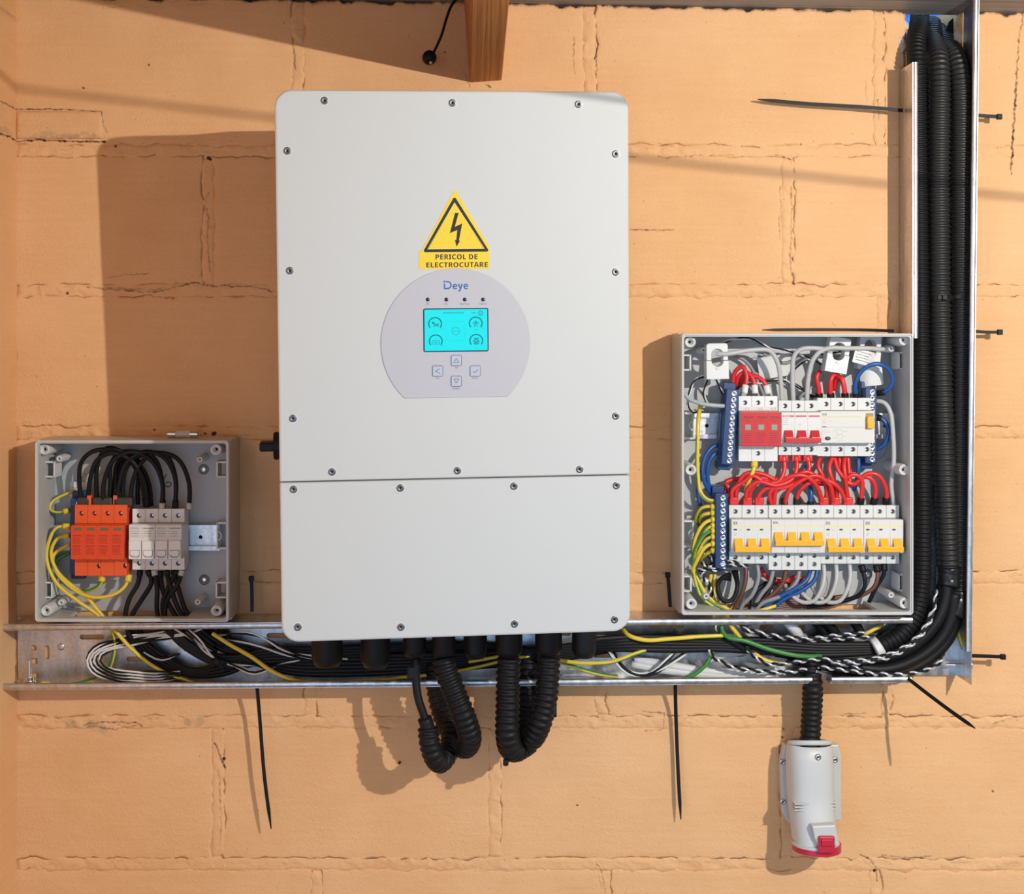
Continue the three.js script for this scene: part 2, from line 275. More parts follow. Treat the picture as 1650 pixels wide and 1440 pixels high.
{ // the side wall that meets it at the corner, with a doorway to the yard
  const g = relief(-1.15, 0.012, 0, 1.95, 0.012, (x, y, ex) => 0.003 * fbm(x * 9, y * 6, 8, 4) + 0.004 * fbm(x * 40 + 9, y * 30, 2, 3) * sstep(-0.05, 0, x), -0.01);
  g.rotateY(Math.PI / 2).translate(XL, 0, 0);                        // (x, y, z) -> (z + XL, y, -x)
  const p = g.attributes.position, uv = g.attributes.uv, uv1 = g.attributes.uv1;
  for (let i = 0; i < p.count; i++) { uv.setXY(i, 0.05 + p.getZ(i) * 0.5, (p.getY(i) - TY0) / (TY1 - TY0)); uv1.setXY(i, p.getZ(i), p.getY(i)); }
  const w = new THREE.Group(); w.name = 'wall_left'; scene.add(w); tag(w, 'orange painted side wall meeting the block wall in the corner', 'wall', null, 'structure');
  obj('painted_face', g, wallMat, w);
  obj('wall_core', [span(XL - 0.2, XL - 0.006, 0, 2.45, -0.01, 1.15), span(XL - 0.2, XL, 0, 2.6, 2.75, ZF), span(XL - 0.2, XL, 1.8, 2.6, 1.15, 2.75), span(XL - 0.006, XL - 0.001, 1.95, 2.45, -0.01, 1.15)], plainPaint, w);
}
const plaster = mat(0.34, 0.33, 0.32, 0.9);
struct('wall_right', span(XR, XR + 0.2, 0, 2.7, -0.02, ZF), plaster, 'plain grey plastered wall at the lamp end of the room', 'wall');
struct('wall_front', [span(0.45, XR + 0.2, 0, 2.7, ZF, ZF + 0.2), span(XL - 0.2, -0.6, 0, 2.7, ZF, ZF + 0.2), span(-0.6, 0.45, 1.75, 2.7, ZF, ZF + 0.2)], plaster, 'plain grey plastered wall facing the block wall', 'wall');
struct('floor', span(XL - 0.2, XR + 0.2, -0.1, 0, -0.2, ZF + 0.2), mat(0.2, 0.195, 0.185, 0.85), 'bare grey concrete floor of the utility room', 'floor');
struct('ground_outside', span(-30, 30, -0.3, -0.15, -14, 40), mat(0.6, 0.6, 0.58, 0.95), 'pale concrete yard beyond the doorways', 'ground');
// weathered roof boards lying on the rafters
const woodTex = (base, dark, freq, along) => dataTex(256, 512, (i, j) => {
  const u = along ? i : j, v = along ? j : i;
  const g = Math.sin((u / 256 * freq + 2.2 * fbm(u / 60, v / 300, 4, 3)) * 6.283) * 0.5 + 0.5, f = fbm(u / 3, v / 90, 7, 3), t = clamp(0.35 * g + 0.5 + 0.9 * f);
  return base.map((b, c) => b + (dark[c] - b) * (1 - t));
});
{
  const c = new THREE.Group(); c.name = 'ceiling'; scene.add(c); tag(c, 'grey weathered roof boards above the block wall', 'ceiling', null, 'structure');
  const t = woodTex([150, 148, 145], [72, 70, 68], 5, false); t.repeat.set(0.7, 3.2);
  const boardMat = new THREE.MeshPhysicalMaterial({ map: t, roughness: 0.5 });
  const base = new V3(0, ceilY(0, 0), 0), q = new THREE.Quaternion().setFromEuler(new THREE.Euler(-SLOPE, 0, ROLL));
  for (let k = 0; k < 25; k++) {
    const z0 = -0.018 + k * 0.156, w = 0.152, g = metreUV(rspan(-1.1, 2.5, 0, 0.028, z0, z0 + w, 0.002));
    const m = obj('board', g, boardMat, c); m.quaternion.copy(q); m.position.copy(base);
  }
  const m = obj('roof_deck', span(-1.1, 2.5, 0.026, 0.06, -0.02, 3.95), mat(0.2, 0.17, 0.13, 0.9), c); m.quaternion.copy(q); m.position.copy(base);
}
{ // rafter
  const t = woodTex([214, 146, 82], [136, 80, 38], 7, true); t.repeat.set(16, 1.1);
  const h = 0.115, w = at(809, 0, 0).x - at(757, 0, 0).x, g = metreUV(rbx(w, h, 3.75, 0.0025, w / 2, h / 2, 3.75 / 2 - 0.06));
  const r = struct('beam', g, new THREE.MeshPhysicalMaterial({ map: t, bumpMap: t, bumpScale: 0.0006, roughness: 0.65 }), 'brown sawn timber rafter running out from the block wall above the inverter', 'beam');
  const b = at(757, 133, 0); r.position.set(b.x, b.y, 0); r.rotation.set(-SLOPE, 0, 0.07);
}
{ // bare bulb hanging on a cord: the lamp of the room, beside the photographer
  const l = thing('pendant_lamp', 'bare white light bulb hanging on a black cord from the roof boards', 'lamp');
  const glow = new THREE.MeshPhysicalMaterial({ color: lin(0.9, 0.9, 0.88), emissive: lin(1, 0.95, 0.87), emissiveIntensity: 12, roughness: 0.3 });
  obj('bulb', new THREE.SphereGeometry(0.03, 24, 16).translate(LAMP.x, LAMP.y, LAMP.z), glow, l);
  obj('socket', cylY(0.02, 0.05, LAMP.x, LAMP.y + 0.053, LAMP.z), M.black, l);
  const top = ceilY(LAMP.x, LAMP.z);
  obj('cord', cylY(0.003, top - LAMP.y - 0.07, LAMP.x, (top + LAMP.y + 0.07) / 2, LAMP.z, 10), M.black, l);
  const pl = new THREE.PointLight(lin(1.0, 0.95, 0.87), LAMP_CD); pl.position.copy(LAMP); pl.castShadow = true; pl.shadow.radius = 0.4; pl.name = 'bulb_glow'; scene.add(pl);
}
{ // a cable strung across the room in front of the lamp; only its soft shadow is in the picture
  const t = 0.51, S = (x, y) => { const s = at(x, y, 0); return s.lerp(LAMP, t); };
  single('strung_cable', sweep([S(-1836, -58), S(-800, 52), S(0, 139), S(440, 190), S(1015, 254), S(1450, 299), S(1650, 318), S(2600, 400)], { r: 0.0017, seg: 8, step: 0.03 }), M.black, 'thin black cable strung across the room under the roof', 'cable');
}

// ---------------------------------------------------------------- inverter
const INV = new THREE.Group();                                      // pose of the cover: origin at the middle of its front
INV.position.set(-0.0076, YC - 0.0291, 0.28); INV.rotation.set(0, 0, 0);
INV.quaternion.copy(new THREE.Quaternion().setFromRotationMatrix(new THREE.Matrix4().makeRotationY(0.0989).multiply(new THREE.Matrix4().makeRotationX(0.0394)).multiply(new THREE.Matrix4().makeRotationZ(0.0120))));
INV.updateMatrixWorld(true);
const invInverse = INV.matrixWorld.clone().invert();
function onCover(px, py, lz = 0) {                                  // where the line of sight through a pixel of the photograph meets the cover
  const o = new V3(0, YC, D).applyMatrix4(invInverse), e = at(px, py, 0).applyMatrix4(invInverse), k = (lz - o.z) / (e.z - o.z);
  return o.lerp(e, k);
}
{
  const g = thing('inverter', 'tall white wall inverter with round grey control panel and lit cyan screen', 'inverter');
  INV.name = g.name; g.position.copy(INV.position); g.quaternion.copy(INV.quaternion); things.pop();
  const W = 0.4197, H = 0.6504, split = onCover(735, 771).y, cover = mat(0.59, 0.61, 0.605, 0.55), gap = 0.0006;
  const bodyMat = mat(0.66, 0.67, 0.66, 0.5);
  obj('body', rbx(W - 0.012, H - 0.01, 0.165, 0.014, 0, 0, -0.115, 4), bodyMat, g);
  const up = H / 2 - split - gap, lo = split + H / 2 - gap;
  obj('upper_cover', extr(roundShape(W, up, [0.0015, 0.0015, 0.021, 0.021], 0, split + gap + up / 2), 0.034, 0.0024).translate(0, 0, -0.034), cover, g);
  obj('lower_cover', extr(roundShape(W, lo, [0.021, 0.021, 0.0015, 0.0015], 0, -H / 2 + lo / 2), 0.034, 0.0024).translate(0, 0, -0.034), cover, g);
  { // heat sink fins at the back
    const fins = []; for (let k = 0; k < 21; k++) fins.push(bx(0.003, H - 0.12, 0.05, -0.16 + k * 0.016, 0.02, -0.222));
    obj('heat_sink', [bx(0.36, H - 0.1, 0.008, 0, 0.02, -0.2), ...fins], M.steel, g);
    obj('wall_bracket', [bx(0.3, 0.05, 0.03, 0, 0.2, -0.258), bx(0.3, 0.05, 0.03, 0, -0.18, -0.258)], M.steel, g);
  }
  const head = lathe([[0, 0.0004], [0.0012, 0.0004], [0.0016, 0.0016], [0.0040, 0.0016], [0.0046, 0.0007], [0.0046, 0]], 18).rotateX(Math.PI / 2);
  const washer = lathe([[0.0046, 0.0002], [0.0056, 0.0002], [0.0058, 0], [0.0046, -0.0002]], 18).rotateX(Math.PI / 2), dimpleShade = new THREE.CircleGeometry(0.0013, 6).translate(0, 0, 0.00045);
  const screwMat = mat(0.2, 0.2, 0.2, 0.42, 1);
  for (const [x, y] of [[523, 162], [729, 166], [932, 168], [463, 243], [992, 248], [467, 436], [992, 438], [472, 674], [992, 670], [535, 760], [737, 758], [934, 756], [473, 788], [645, 786], [828, 783], [993, 782], [480, 1010], [646, 1010], [829, 1005], [990, 998]]) {
    const p = onCover(x, y), s = obj('cover_screw', head, screwMat, g); s.position.copy(p);
    obj('washer', washer, M.whitePlastic, s); obj('socket_shade', dimpleShade, M.hole, s);  // dark disc paints the shade inside the screw socket
  }
  // control panel: a disc with a flat foot
  const c = onCover(734.5, 553), R = onCover(854, 553).x - c.x, fy = onCover(735, 640).y - c.y, fa = Math.asin(fy / R), ps = new THREE.Shape();
  ps.absarc(0, 0, R, fa, Math.PI - fa, false); ps.closePath();
  const U = (px, py) => { const q = onCover(px, py); return [(q.x - c.x + R) / (2 * R), (q.y - c.y + R) / (2 * R)]; };
  const tex = canvasTex(1024, 1024, (x) => {
    x.fillStyle = '#bdbdc4'; x.fillRect(0, 0, 1024, 1024);
    const T = (s, px, py, size, col, font = 'sans-serif', bold = '') => { const [u, v] = U(px, py); x.fillStyle = col; x.font = bold + ' ' + size + 'px ' + font; x.textAlign = 'center'; x.textBaseline = 'middle'; x.fillText(s, u * 1024, (1 - v) * 1024); };
    // wordmark: a dotted i grown into the D, then e y e
    const [lu, lv] = U(715, 453), X = lu * 1024, Y = (1 - lv) * 1024, k = 1024 / 239;   // pixels of the photograph
    x.strokeStyle = '#1d63a8'; x.lineWidth = 2.1 * k; x.beginPath(); x.moveTo(X + 1 * k, Y + 3.6 * k); x.lineTo(X + 1 * k, Y + 11.6 * k); x.lineTo(X + 6 * k, Y + 11.6 * k); x.arc(X + 6 * k, Y + 6.2 * k, 5.4 * k, Math.PI / 2, -Math.PI / 2, true); x.lineTo(X + 3 * k, Y + 0.8 * k); x.stroke();
    x.fillStyle = '#1d63a8'; x.beginPath(); x.arc(X + 0.8 * k, Y + 0.5 * k, 1.5 * k, 0, 7); x.fill();
    x.font = 'bold ' + 15.5 * k + 'px sans-serif'; x.textAlign = 'left'; x.textBaseline = 'alphabetic'; x.fillText('eye', X + 13.2 * k, Y + 12.6 * k);
    T('DC', 689, 489.5, 4.6 * k, '#4d63a0'); T('AC', 719, 489.5, 4.6 * k, '#4d63a0'); T('Normal', 748.5, 489.5, 4.6 * k, '#4d63a0'); T('Alarm', 778, 489.5, 4.6 * k, '#4d63a0');
    T('Up', 735, 591.5, 4.4 * k, '#4d5a86'); T('Esc', 705, 608.5, 4.4 * k, '#4d5a86'); T('Enter', 765.5, 608.5, 4.4 * k, '#4d5a86'); T('Down', 735, 625.5, 4.4 * k, '#4d5a86');
  });
  const panelMat = new THREE.MeshPhysicalMaterial({ map: tex, roughness: 0.42 });
  const panel = obj('control_panel', planarUV(extr(ps, 0.0012, 0.0004, { curveSegments: 64 }), -R, -R, 2 * R, 2 * R), panelMat, g); panel.position.copy(c);
  const rel = (px, py, lz) => onCover(px, py).sub(c).setZ(lz);
  for (const x of [689, 719, 748.5, 778]) obj('indicator_light', new THREE.SphereGeometry(0.0024, 16, 8).scale(1, 1, 0.35).translate(...rel(x, 482.5, 0.0012).toArray()), M.ledDark, panel);
  const s0 = rel(682.5, 567, 0), s1 = rel(786.5, 496, 0), sw = s1.x - s0.x, sh = s1.y - s0.y, sx = (s0.x + s1.x) / 2, sy = (s0.y + s1.y) / 2;
  obj('screen_bezel', extr(roundShape(sw, sh, 0.002, sx, sy), 0.0006).translate(0, 0, 0.0012), mat(0.01, 0.012, 0.05, 0.3), panel);
  const lcd = canvasTex(1024, 700, (x, w, h) => {
    x.fillStyle = '#00f2f8'; x.fillRect(0, 0, w, h);
    x.strokeStyle = '#00707c'; x.fillStyle = '#00707c'; x.lineWidth = 19;
    const arc = (u, v) => { x.beginPath(); x.arc(u, v, 104, Math.PI * 0.78, Math.PI * 2.22); x.stroke(); };
    arc(172, 240); arc(180, 535); arc(834, 240); arc(840, 535);
    x.lineWidth = 9; x.strokeStyle = '#00a5b0'; x.beginPath(); x.arc(505, 370, 62, 0, 7); x.stroke(); x.fillStyle = '#00a5b0'; x.font = '40px sans-serif'; x.textAlign = 'center'; x.textBaseline = 'middle'; x.fillText('OFF', 505, 372);
    x.strokeStyle = '#00c2cc'; x.lineWidth = 4; x.strokeRect(352, 200, 300, 330);
    x.fillStyle = '#007f8c'; x.font = 'bold 36px sans-serif'; x.fillText('01/04/2014 02:59:19', 470, 58); x.fillText('Stat', 800, 58);
    x.strokeStyle = '#00535e'; x.lineWidth = 9; x.beginPath(); x.arc(915, 68, 36, 0, 7); x.stroke(); x.fillStyle = '#00535e'; x.fillRect(911, 56, 8, 22);
    // sun panel, pylon, battery and house signs
    x.fillStyle = '#00939c'; x.beginPath(); x.arc(140, 225, 22, 0, 7); x.fill(); x.save(); x.translate(190, 262); x.fillRect(-42, -24, 84, 48); x.fillStyle = '#00f2f8'; for (const k of [-16, 12]) x.fillRect(k, -24, 5, 48); x.fillRect(-42, -3, 84, 5); x.restore();
    x.strokeStyle = '#007f8c'; x.lineWidth = 8; x.beginPath(); x.moveTo(806, 305); x.lineTo(834, 200); x.lineTo(862, 305); x.moveTo(786, 240); x.lineTo(834, 205); x.lineTo(882, 240); x.lineTo(786, 240); x.moveTo(815, 275); x.lineTo(855, 275); x.stroke();
    x.strokeRect(128, 528, 108, 58); x.fillStyle = '#007f8c'; x.fillRect(158, 553, 48, 8); x.fillRect(178, 540, 8, 34);
    x.strokeStyle = '#00535e'; x.lineWidth = 10; x.beginPath(); x.moveTo(790, 545); x.lineTo(840, 505); x.lineTo(890, 545); x.moveTo(806, 538); x.lineTo(806, 592); x.lineTo(876, 592); x.lineTo(876, 538); x.moveTo(800, 500); x.lineTo(885, 490); x.stroke(); x.strokeRect(828, 548, 26, 28);
    x.font = '26px sans-serif'; x.fillStyle = '#00a5b0'; for (const [u, v] of [[172, 345], [180, 648], [834, 345], [840, 648]]) { x.fillText('0.00', u, v); x.fillText('kW', u + 115, v - 20); }
  });
  lcd.repeat.set(1, 1);
  const lcdMat = new THREE.MeshPhysicalMaterial({ color: 0x000000, emissive: 0xffffff, emissiveMap: lcd, emissiveIntensity: 1.6, roughness: 0.3 });
  const bw = sw - 0.0026, bh = sh - 0.0026;
  const scr = obj('screen', planarUV(bx(bw, bh, 0.0003, sx, sy, 0.0019), sx - bw / 2, sy - bh / 2, bw, bh), lcdMat, panel); tag(scr, 'lit cyan screen with four dial signs');
  { const pt = INV.localToWorld(c.clone().add(new V3(sx, sy, 0.004))), ra = new THREE.RectAreaLight(lin(0.05, 0.95, 1), 0.25, bw, bh); RectAreaLightUniformsLib.init(); ra.name = 'screen_glow'; ra.position.copy(pt); scene.add(ra); const d = new V3(0, 0, 1).applyQuaternion(INV.quaternion); ra.lookAt(pt.clone().add(d)); }
  const keyMat = mat(0.5, 0.53, 0.62, 0.35), keyEdge = mat(0.12, 0.15, 0.25, 0.45), sign = mat(0.15, 0.17, 0.25, 0.5);
  const bar = (x0, y0, x1, y1) => { const a = rel(x0, y0, 0.0024), b = rel(x1, y1, 0.0024), m = a.clone().add(b).multiplyScalar(0.5), d = b.clone().sub(a); return bx(d.length(), 0.0007, 0.0003, 0, 0, 0).rotateZ(Math.atan2(d.y, d.x)).translate(m.x, m.y, m.z); };
  for (const [x, y, ln] of [[735, 580.5, [[731, 584, 739, 584], [731, 584, 735, 577], [739, 584, 735, 577]]], [705, 597.5, [[709, 593.5, 701.5, 597.5], [701.5, 597.5, 709, 601.5]]], [765.5, 597.5, [[762, 597.5, 765, 600.5], [765, 600.5, 770, 594.5]]], [735, 614, [[731, 610, 739, 610], [731, 610, 735, 617], [739, 610, 735, 617]]]]) {
    const p = rel(x, y, 0), k = obj('button', rbx(0.0118, 0.0118, 0.0012, 0.0005, p.x, p.y, 0.0018), keyMat, panel);
    obj('button_edge', extr(roundShape(0.0132, 0.0132, 0.002, p.x, p.y), 0.0004).translate(0, 0, 0.00115), keyEdge, k);
    obj('button_sign', ln.map((l) => bar(...l)), sign, k);
  }
  // warning sticker
  const q = (px, py) => onCover(px, py), b0 = q(675, 433.5), b1 = q(788.5, 404), ap = q(733, 307), ss = new THREE.Shape();
  const L0 = q(679, 404), R0 = q(788.5, 397);
  ss.moveTo(b0.x, b0.y); ss.lineTo(b1.x, b0.y); ss.lineTo(b1.x, R0.y); ss.lineTo(ap.x + 0.001, ap.y); ss.lineTo(ap.x - 0.001, ap.y); ss.lineTo(L0.x, b1.y); ss.lineTo(b0.x, b1.y); ss.closePath();
  const stW = b1.x - b0.x, stH = ap.y - b0.y;
  const st = canvasTex(1024, 1146, (x, w, h) => {
    const X = (px) => (q(px, 400).x - b0.x) / stW * w, Y = (py) => (1 - (q(733, py).y - b0.y) / stH) * h;
    x.fillStyle = '#f0cf2f'; x.fillRect(0, 0, w, h);
    x.strokeStyle = '#1c0d0d'; x.lineJoin = 'round'; x.lineWidth = 47; x.beginPath(); x.moveTo(X(733), Y(321)); x.lineTo(X(685.5), Y(403.5)); x.lineTo(X(784), Y(403)); x.closePath(); x.stroke();
    x.strokeStyle = '#f7e9a0'; x.lineWidth = 5; x.beginPath(); x.moveTo(X(733), Y(326.5)); x.lineTo(X(689), Y(401)); x.lineTo(X(780.5), Y(400.6)); x.closePath(); x.stroke();
    x.fillStyle = '#1c0d0d'; x.beginPath();
    [[733.5, 343], [739.5, 343], [733, 365.5], [745, 360], [739.5, 388], [741.5, 387.5], [735.5, 397.5], [733, 386], [735.2, 387], [737, 370.5], [725, 375.5]].forEach(([a, b], i) => i ? x.lineTo(X(a), Y(b)) : x.moveTo(X(a), Y(b))); x.fill();
    x.font = 'bold 102px sans-serif'; x.textBaseline = 'middle'; x.textAlign = 'left';
    const fit = (s, a, b, y) => { const m = x.measureText(s).width || 1, k = (X(b) - X(a)) / m; x.save(); x.translate(X(a), Y(y)); x.scale(k, 1); x.fillText(s, 0, 0); x.restore(); };
    fit('PERICOL DE', 700.5, 770, 413.8); fit('ELECTROCUTARE', 685.5, 786.5, 426.6);
  });
  const sk = obj('warning_sticker', planarUV(extr(ss, 0.0003).translate(0, 0, 0.0001), b0.x, b0.y, stW, stH), new THREE.MeshPhysicalMaterial({ map: st, roughness: 0.4 }), g); tag(sk, 'yellow triangular electrocution warning sticker with black lettering');
  // rotary isolator on the side
  {
    const k = at(446, 718, 0.12).applyMatrix4(invInverse), s = new THREE.Group(); s.name = 'isolator_switch'; g.add(s);
    obj('knob', [cylX(0.0175, 0.008, k.x, k.y, k.z, 28), rbx(0.006, 0.036, 0.012, 0.002, k.x, k.y, k.z)], M.black, s);
    obj('grip', rbx(0.02, 0.012, 0.03, 0.003, k.x - 0.012, k.y, k.z), M.black, s);
    const sx2 = -W / 2 + 0.009; obj('shaft', [cylX(0.007, sx2 - k.x, (sx2 + k.x) / 2, k.y, k.z), cylX(0.016, 0.006, -W / 2 + 0.004, k.y, k.z)], M.black, s);
  }
  // cable glands under the inverter
  const by = -H / 2 + 0.006;
  for (const [px, r, len, z] of [[527, 0.022, 0.082, 0.12], [605, 0.021, 0.084, 0.12], [668, 0.0165, 0.07, 0.12], [715, 0.0165, 0.072, 0.125], [766, 0.0165, 0.074, 0.115], [820, 0.019, 0.07, 0.125], [884, 0.019, 0.068, 0.125], [941, 0.017, 0.074, 0.115]]) {
    const p = at(px, 1040, z).applyMatrix4(invInverse), gl = new THREE.Group(); gl.name = 'cable_gland'; g.add(gl); gl.position.set(p.x, by, p.z); 
    obj('gland_nut', lathe([[0.006, 0.002], [r, 0], [r, -len * 0.32], [r * 0.86, -len * 0.36]].reverse(), 6), M.black, gl);
    obj('gland_dome', lathe([[0.004, -len], [r * 0.72, -len * 0.97], [r * 0.93, -len * 0.85], [r * 0.93, -len * 0.4], [r * 0.86, -len * 0.34]], 24), M.black, gl);
  }
  for (const [px, c2] of [[571, 0], [687, 0], [740, 0], [795, 0]]) { const p = at(px, 1036, 0.1).applyMatrix4(invInverse); obj('connector', rbx(0.011, 0.03, 0.012, 0.002, p.x, by - 0.012, p.z), mat(0.25, 0.42, 0.62, 0.35), g); }
}

// ---------------------------------------------------------------- cable trays
const TRAY_Z = 0.06, wY = (py) => at(0, py, 0).y, wX = (px) => at(px, 0, 0).x;
{
  const t = thing('cable_tray', 'long horizontal galvanised cable tray under the two boxes and the inverter', 'cable tray');
  const yT = wY(987), yB = wY(1088), x0 = wX(40), x1 = wX(1545), xt = wX(1437), roll = 0.008;
  const s = new THREE.Shape(); s.moveTo(x0 - 0.008, yB); s.lineTo(x1, yB); s.lineTo(x1, yT); s.lineTo(x0 - 0.008, yT); s.closePath();
  const slot = (px, py, w, h, r = Math.min(w, h) / 2 - 1e-5) => s.holes.push(roundShape(w, h, r, wX(px), wY(py)));
  slot(56, 1037, 0.009, 0.008); slot(77, 1044, 0.008, 0.019); slot(57, 1058, 0.009, 0.008, 0.001); slot(58, 1081, 0.009, 0.007, 0.001);
  for (const x of [150, 300, 450, 600, 750, 900]) { slot(x, 1020, 0.034, 0.007); slot(x + 75, 1056, 0.034, 0.007); }
  slot(1073, 1007, 0.05, 0.012, 0.004); slot(1230, 1008, 0.026, 0.011, 0.002); slot(1288, 1010, 0.014, 0.014, 0.002); slot(1350, 1008, 0.026, 0.013, 0.002); slot(1180, 1056, 0.034, 0.007); slot(1300, 1050, 0.034, 0.007);
  slot(1480, 1060, 0.008, 0.012, 0.001); slot(1505, 1058, 0.003, 0.02, 0.0005);
  obj('base', metreUV(extr(s, 0.0012).translate(0, 0, 0.0035)), M.zinc, t);
  const fl = (y, a, b) => metreUV(span(a, b, y - 0.0006, y + 0.0006, 0.0035, TRAY_Z - 0.001));
  obj('flange', fl(yT, x0, xt), M.zinc, t); obj('flange', fl(yB, x0, wX(1293)), M.zinc, t); obj('flange', fl(yB, wX(1318), xt), M.zinc, t);
  const lip = (y, a, b, dir) => [new THREE.CylinderGeometry(1, 1, b - a, 24, 1).rotateZ(Math.PI / 2).scale(1, 0.0046, 0.0032).translate((a + b) / 2, y + dir * 0.0036, TRAY_Z - 0.0032)];
  obj('rolled_lip', lip(yT, x0 - 0.014, xt + 0.01, -1).map((g) => metreUV(g)), M.zinc, t);
  obj('rolled_lip', lip(yB, x0 - 0.014, wX(1291), 1).map((g) => metreUV(g)), M.zinc, t); obj('rolled_lip', lip(yB, wX(1322), xt + 0.008, 1).map((g) => metreUV(g)), M.zinc, t);
  // the lip bent aside where the conduit leaves
  obj('bent_lip', metreUV(rbx(0.03, 0.008, 0.002, 0.0008, 0, 0, 0).rotateZ(-0.35).rotateY(0.5).translate(wX(1312), yB + 0.008, TRAY_Z - 0.012)), M.zinc, t);
  const pivot = new V3(wX(745), wY(1040), 0);
  for (const c of t.children) { c.geometry.translate(-pivot.x, -pivot.y, 0); c.position.set(pivot.x, pivot.y, 0); c.rotation.z = roll; }
  for (const [px, py] of [[98, 1042], [880, 1042], [1405, 1020]]) { const c = at(px, py, 0.005); obj('rivet', latheZ([[0, 0.0012], [0.003, 0.0012], [0.0048, 0.0004], [0.005, 0]], c.x, c.y, 0.0048, 18), M.steel, t); }
}
{
  const t = thing('cable_tray', 'upright galvanised cable tray carrying three black conduits up to the roof', 'cable tray');
  const xL = wX(1449), top = wY(14), bot = wY(1086), lt = wY(114), lb = wY(545), lean = 0.0115;
  const xR = (y) => wX(1552) - (top - y) * lean;
  const s = new THREE.Shape(); s.moveTo(wX(1449), bot); s.lineTo(xR(bot), bot); s.lineTo(xR(wY(80)), wY(80)); s.lineTo(wX(1449), wY(112)); s.closePath();
  obj('base', metreUV(extr(s, 0.0012).translate(0, 0, 0.0055), 1, 1), M.zinc, t);
  obj('flange', metreUV(span(xL - 0.0006, xL + 0.0006, lb, lt, 0.003, TRAY_Z - 0.001)), M.zinc, t);
  const lipV = (x, y0, y1, dir) => [new THREE.CylinderGeometry(1, 1, y1 - y0, 24, 1).scale(0.0042, 1, 0.0032).translate(x + dir * 0.0034, (y0 + y1) / 2, TRAY_Z - 0.0032)];
  obj('rolled_lip', lipV(xL, lb, lt, 1).map((g) => metreUV(g)), M.zinc, t);
  const shear = (g) => { const p = g.attributes.position; for (let i = 0; i < p.count; i++) p.setX(i, p.getX(i) + xR(p.getY(i)) - xR(top)); g.computeVertexNormals(); return g; };
  obj('flange', shear(metreUV(new THREE.BoxGeometry(0.0012, top - bot, TRAY_Z - 0.004, 1, 30, 1).translate(xR(top), (top + bot) / 2, TRAY_Z / 2 + 0.001))), M.zinc, t);
  const rightLip = lipV(xR(top), bot + 0.045, top, -1)[0];
  { const p = rightLip.attributes.position; for (let i = 0; i < p.count; i++) p.setX(i, p.getX(i) + xR(p.getY(i)) - xR(top)); }
  obj('rolled_lip', metreUV(rightLip), M.zinc, t);
  // earthing bolt and its nuts
  const b = at(1556, 1071, 0.02);
  for (const [n, g] of [['bolt', [cylX(0.0021, 0.034, b.x - 0.01, b.y, b.z, 12)]], ['nut', [new THREE.CylinderGeometry(0.006, 0.006, 0.004, 6).rotateZ(Math.PI / 2).translate(b.x + 0.003, b.y, b.z)]], ['washer', [cylX(0.0075, 0.0012, b.x + 0.0062, b.y, b.z, 20)]]]) obj(n, g, M.brightSteel, t);
}
{ // earthing bolt standing in the end of the long tray
  const b = at(48, 1100, 0.035), t = thing('earthing_bolt', 'upright zinc bolt at the corner end of the long cable tray', 'bolt');
  obj('shank', cylY(0.0024, 0.03, b.x, b.y + 0.016, b.z, 14), M.brightSteel, t);
  obj('nut', new THREE.CylinderGeometry(0.0062, 0.0062, 0.005, 6).translate(b.x, b.y + 0.0055, b.z), M.brightSteel, t);
  obj('washer', cylY(0.0085, 0.0016, b.x, b.y + 0.0025, b.z, 22), M.brightSteel, t);
}

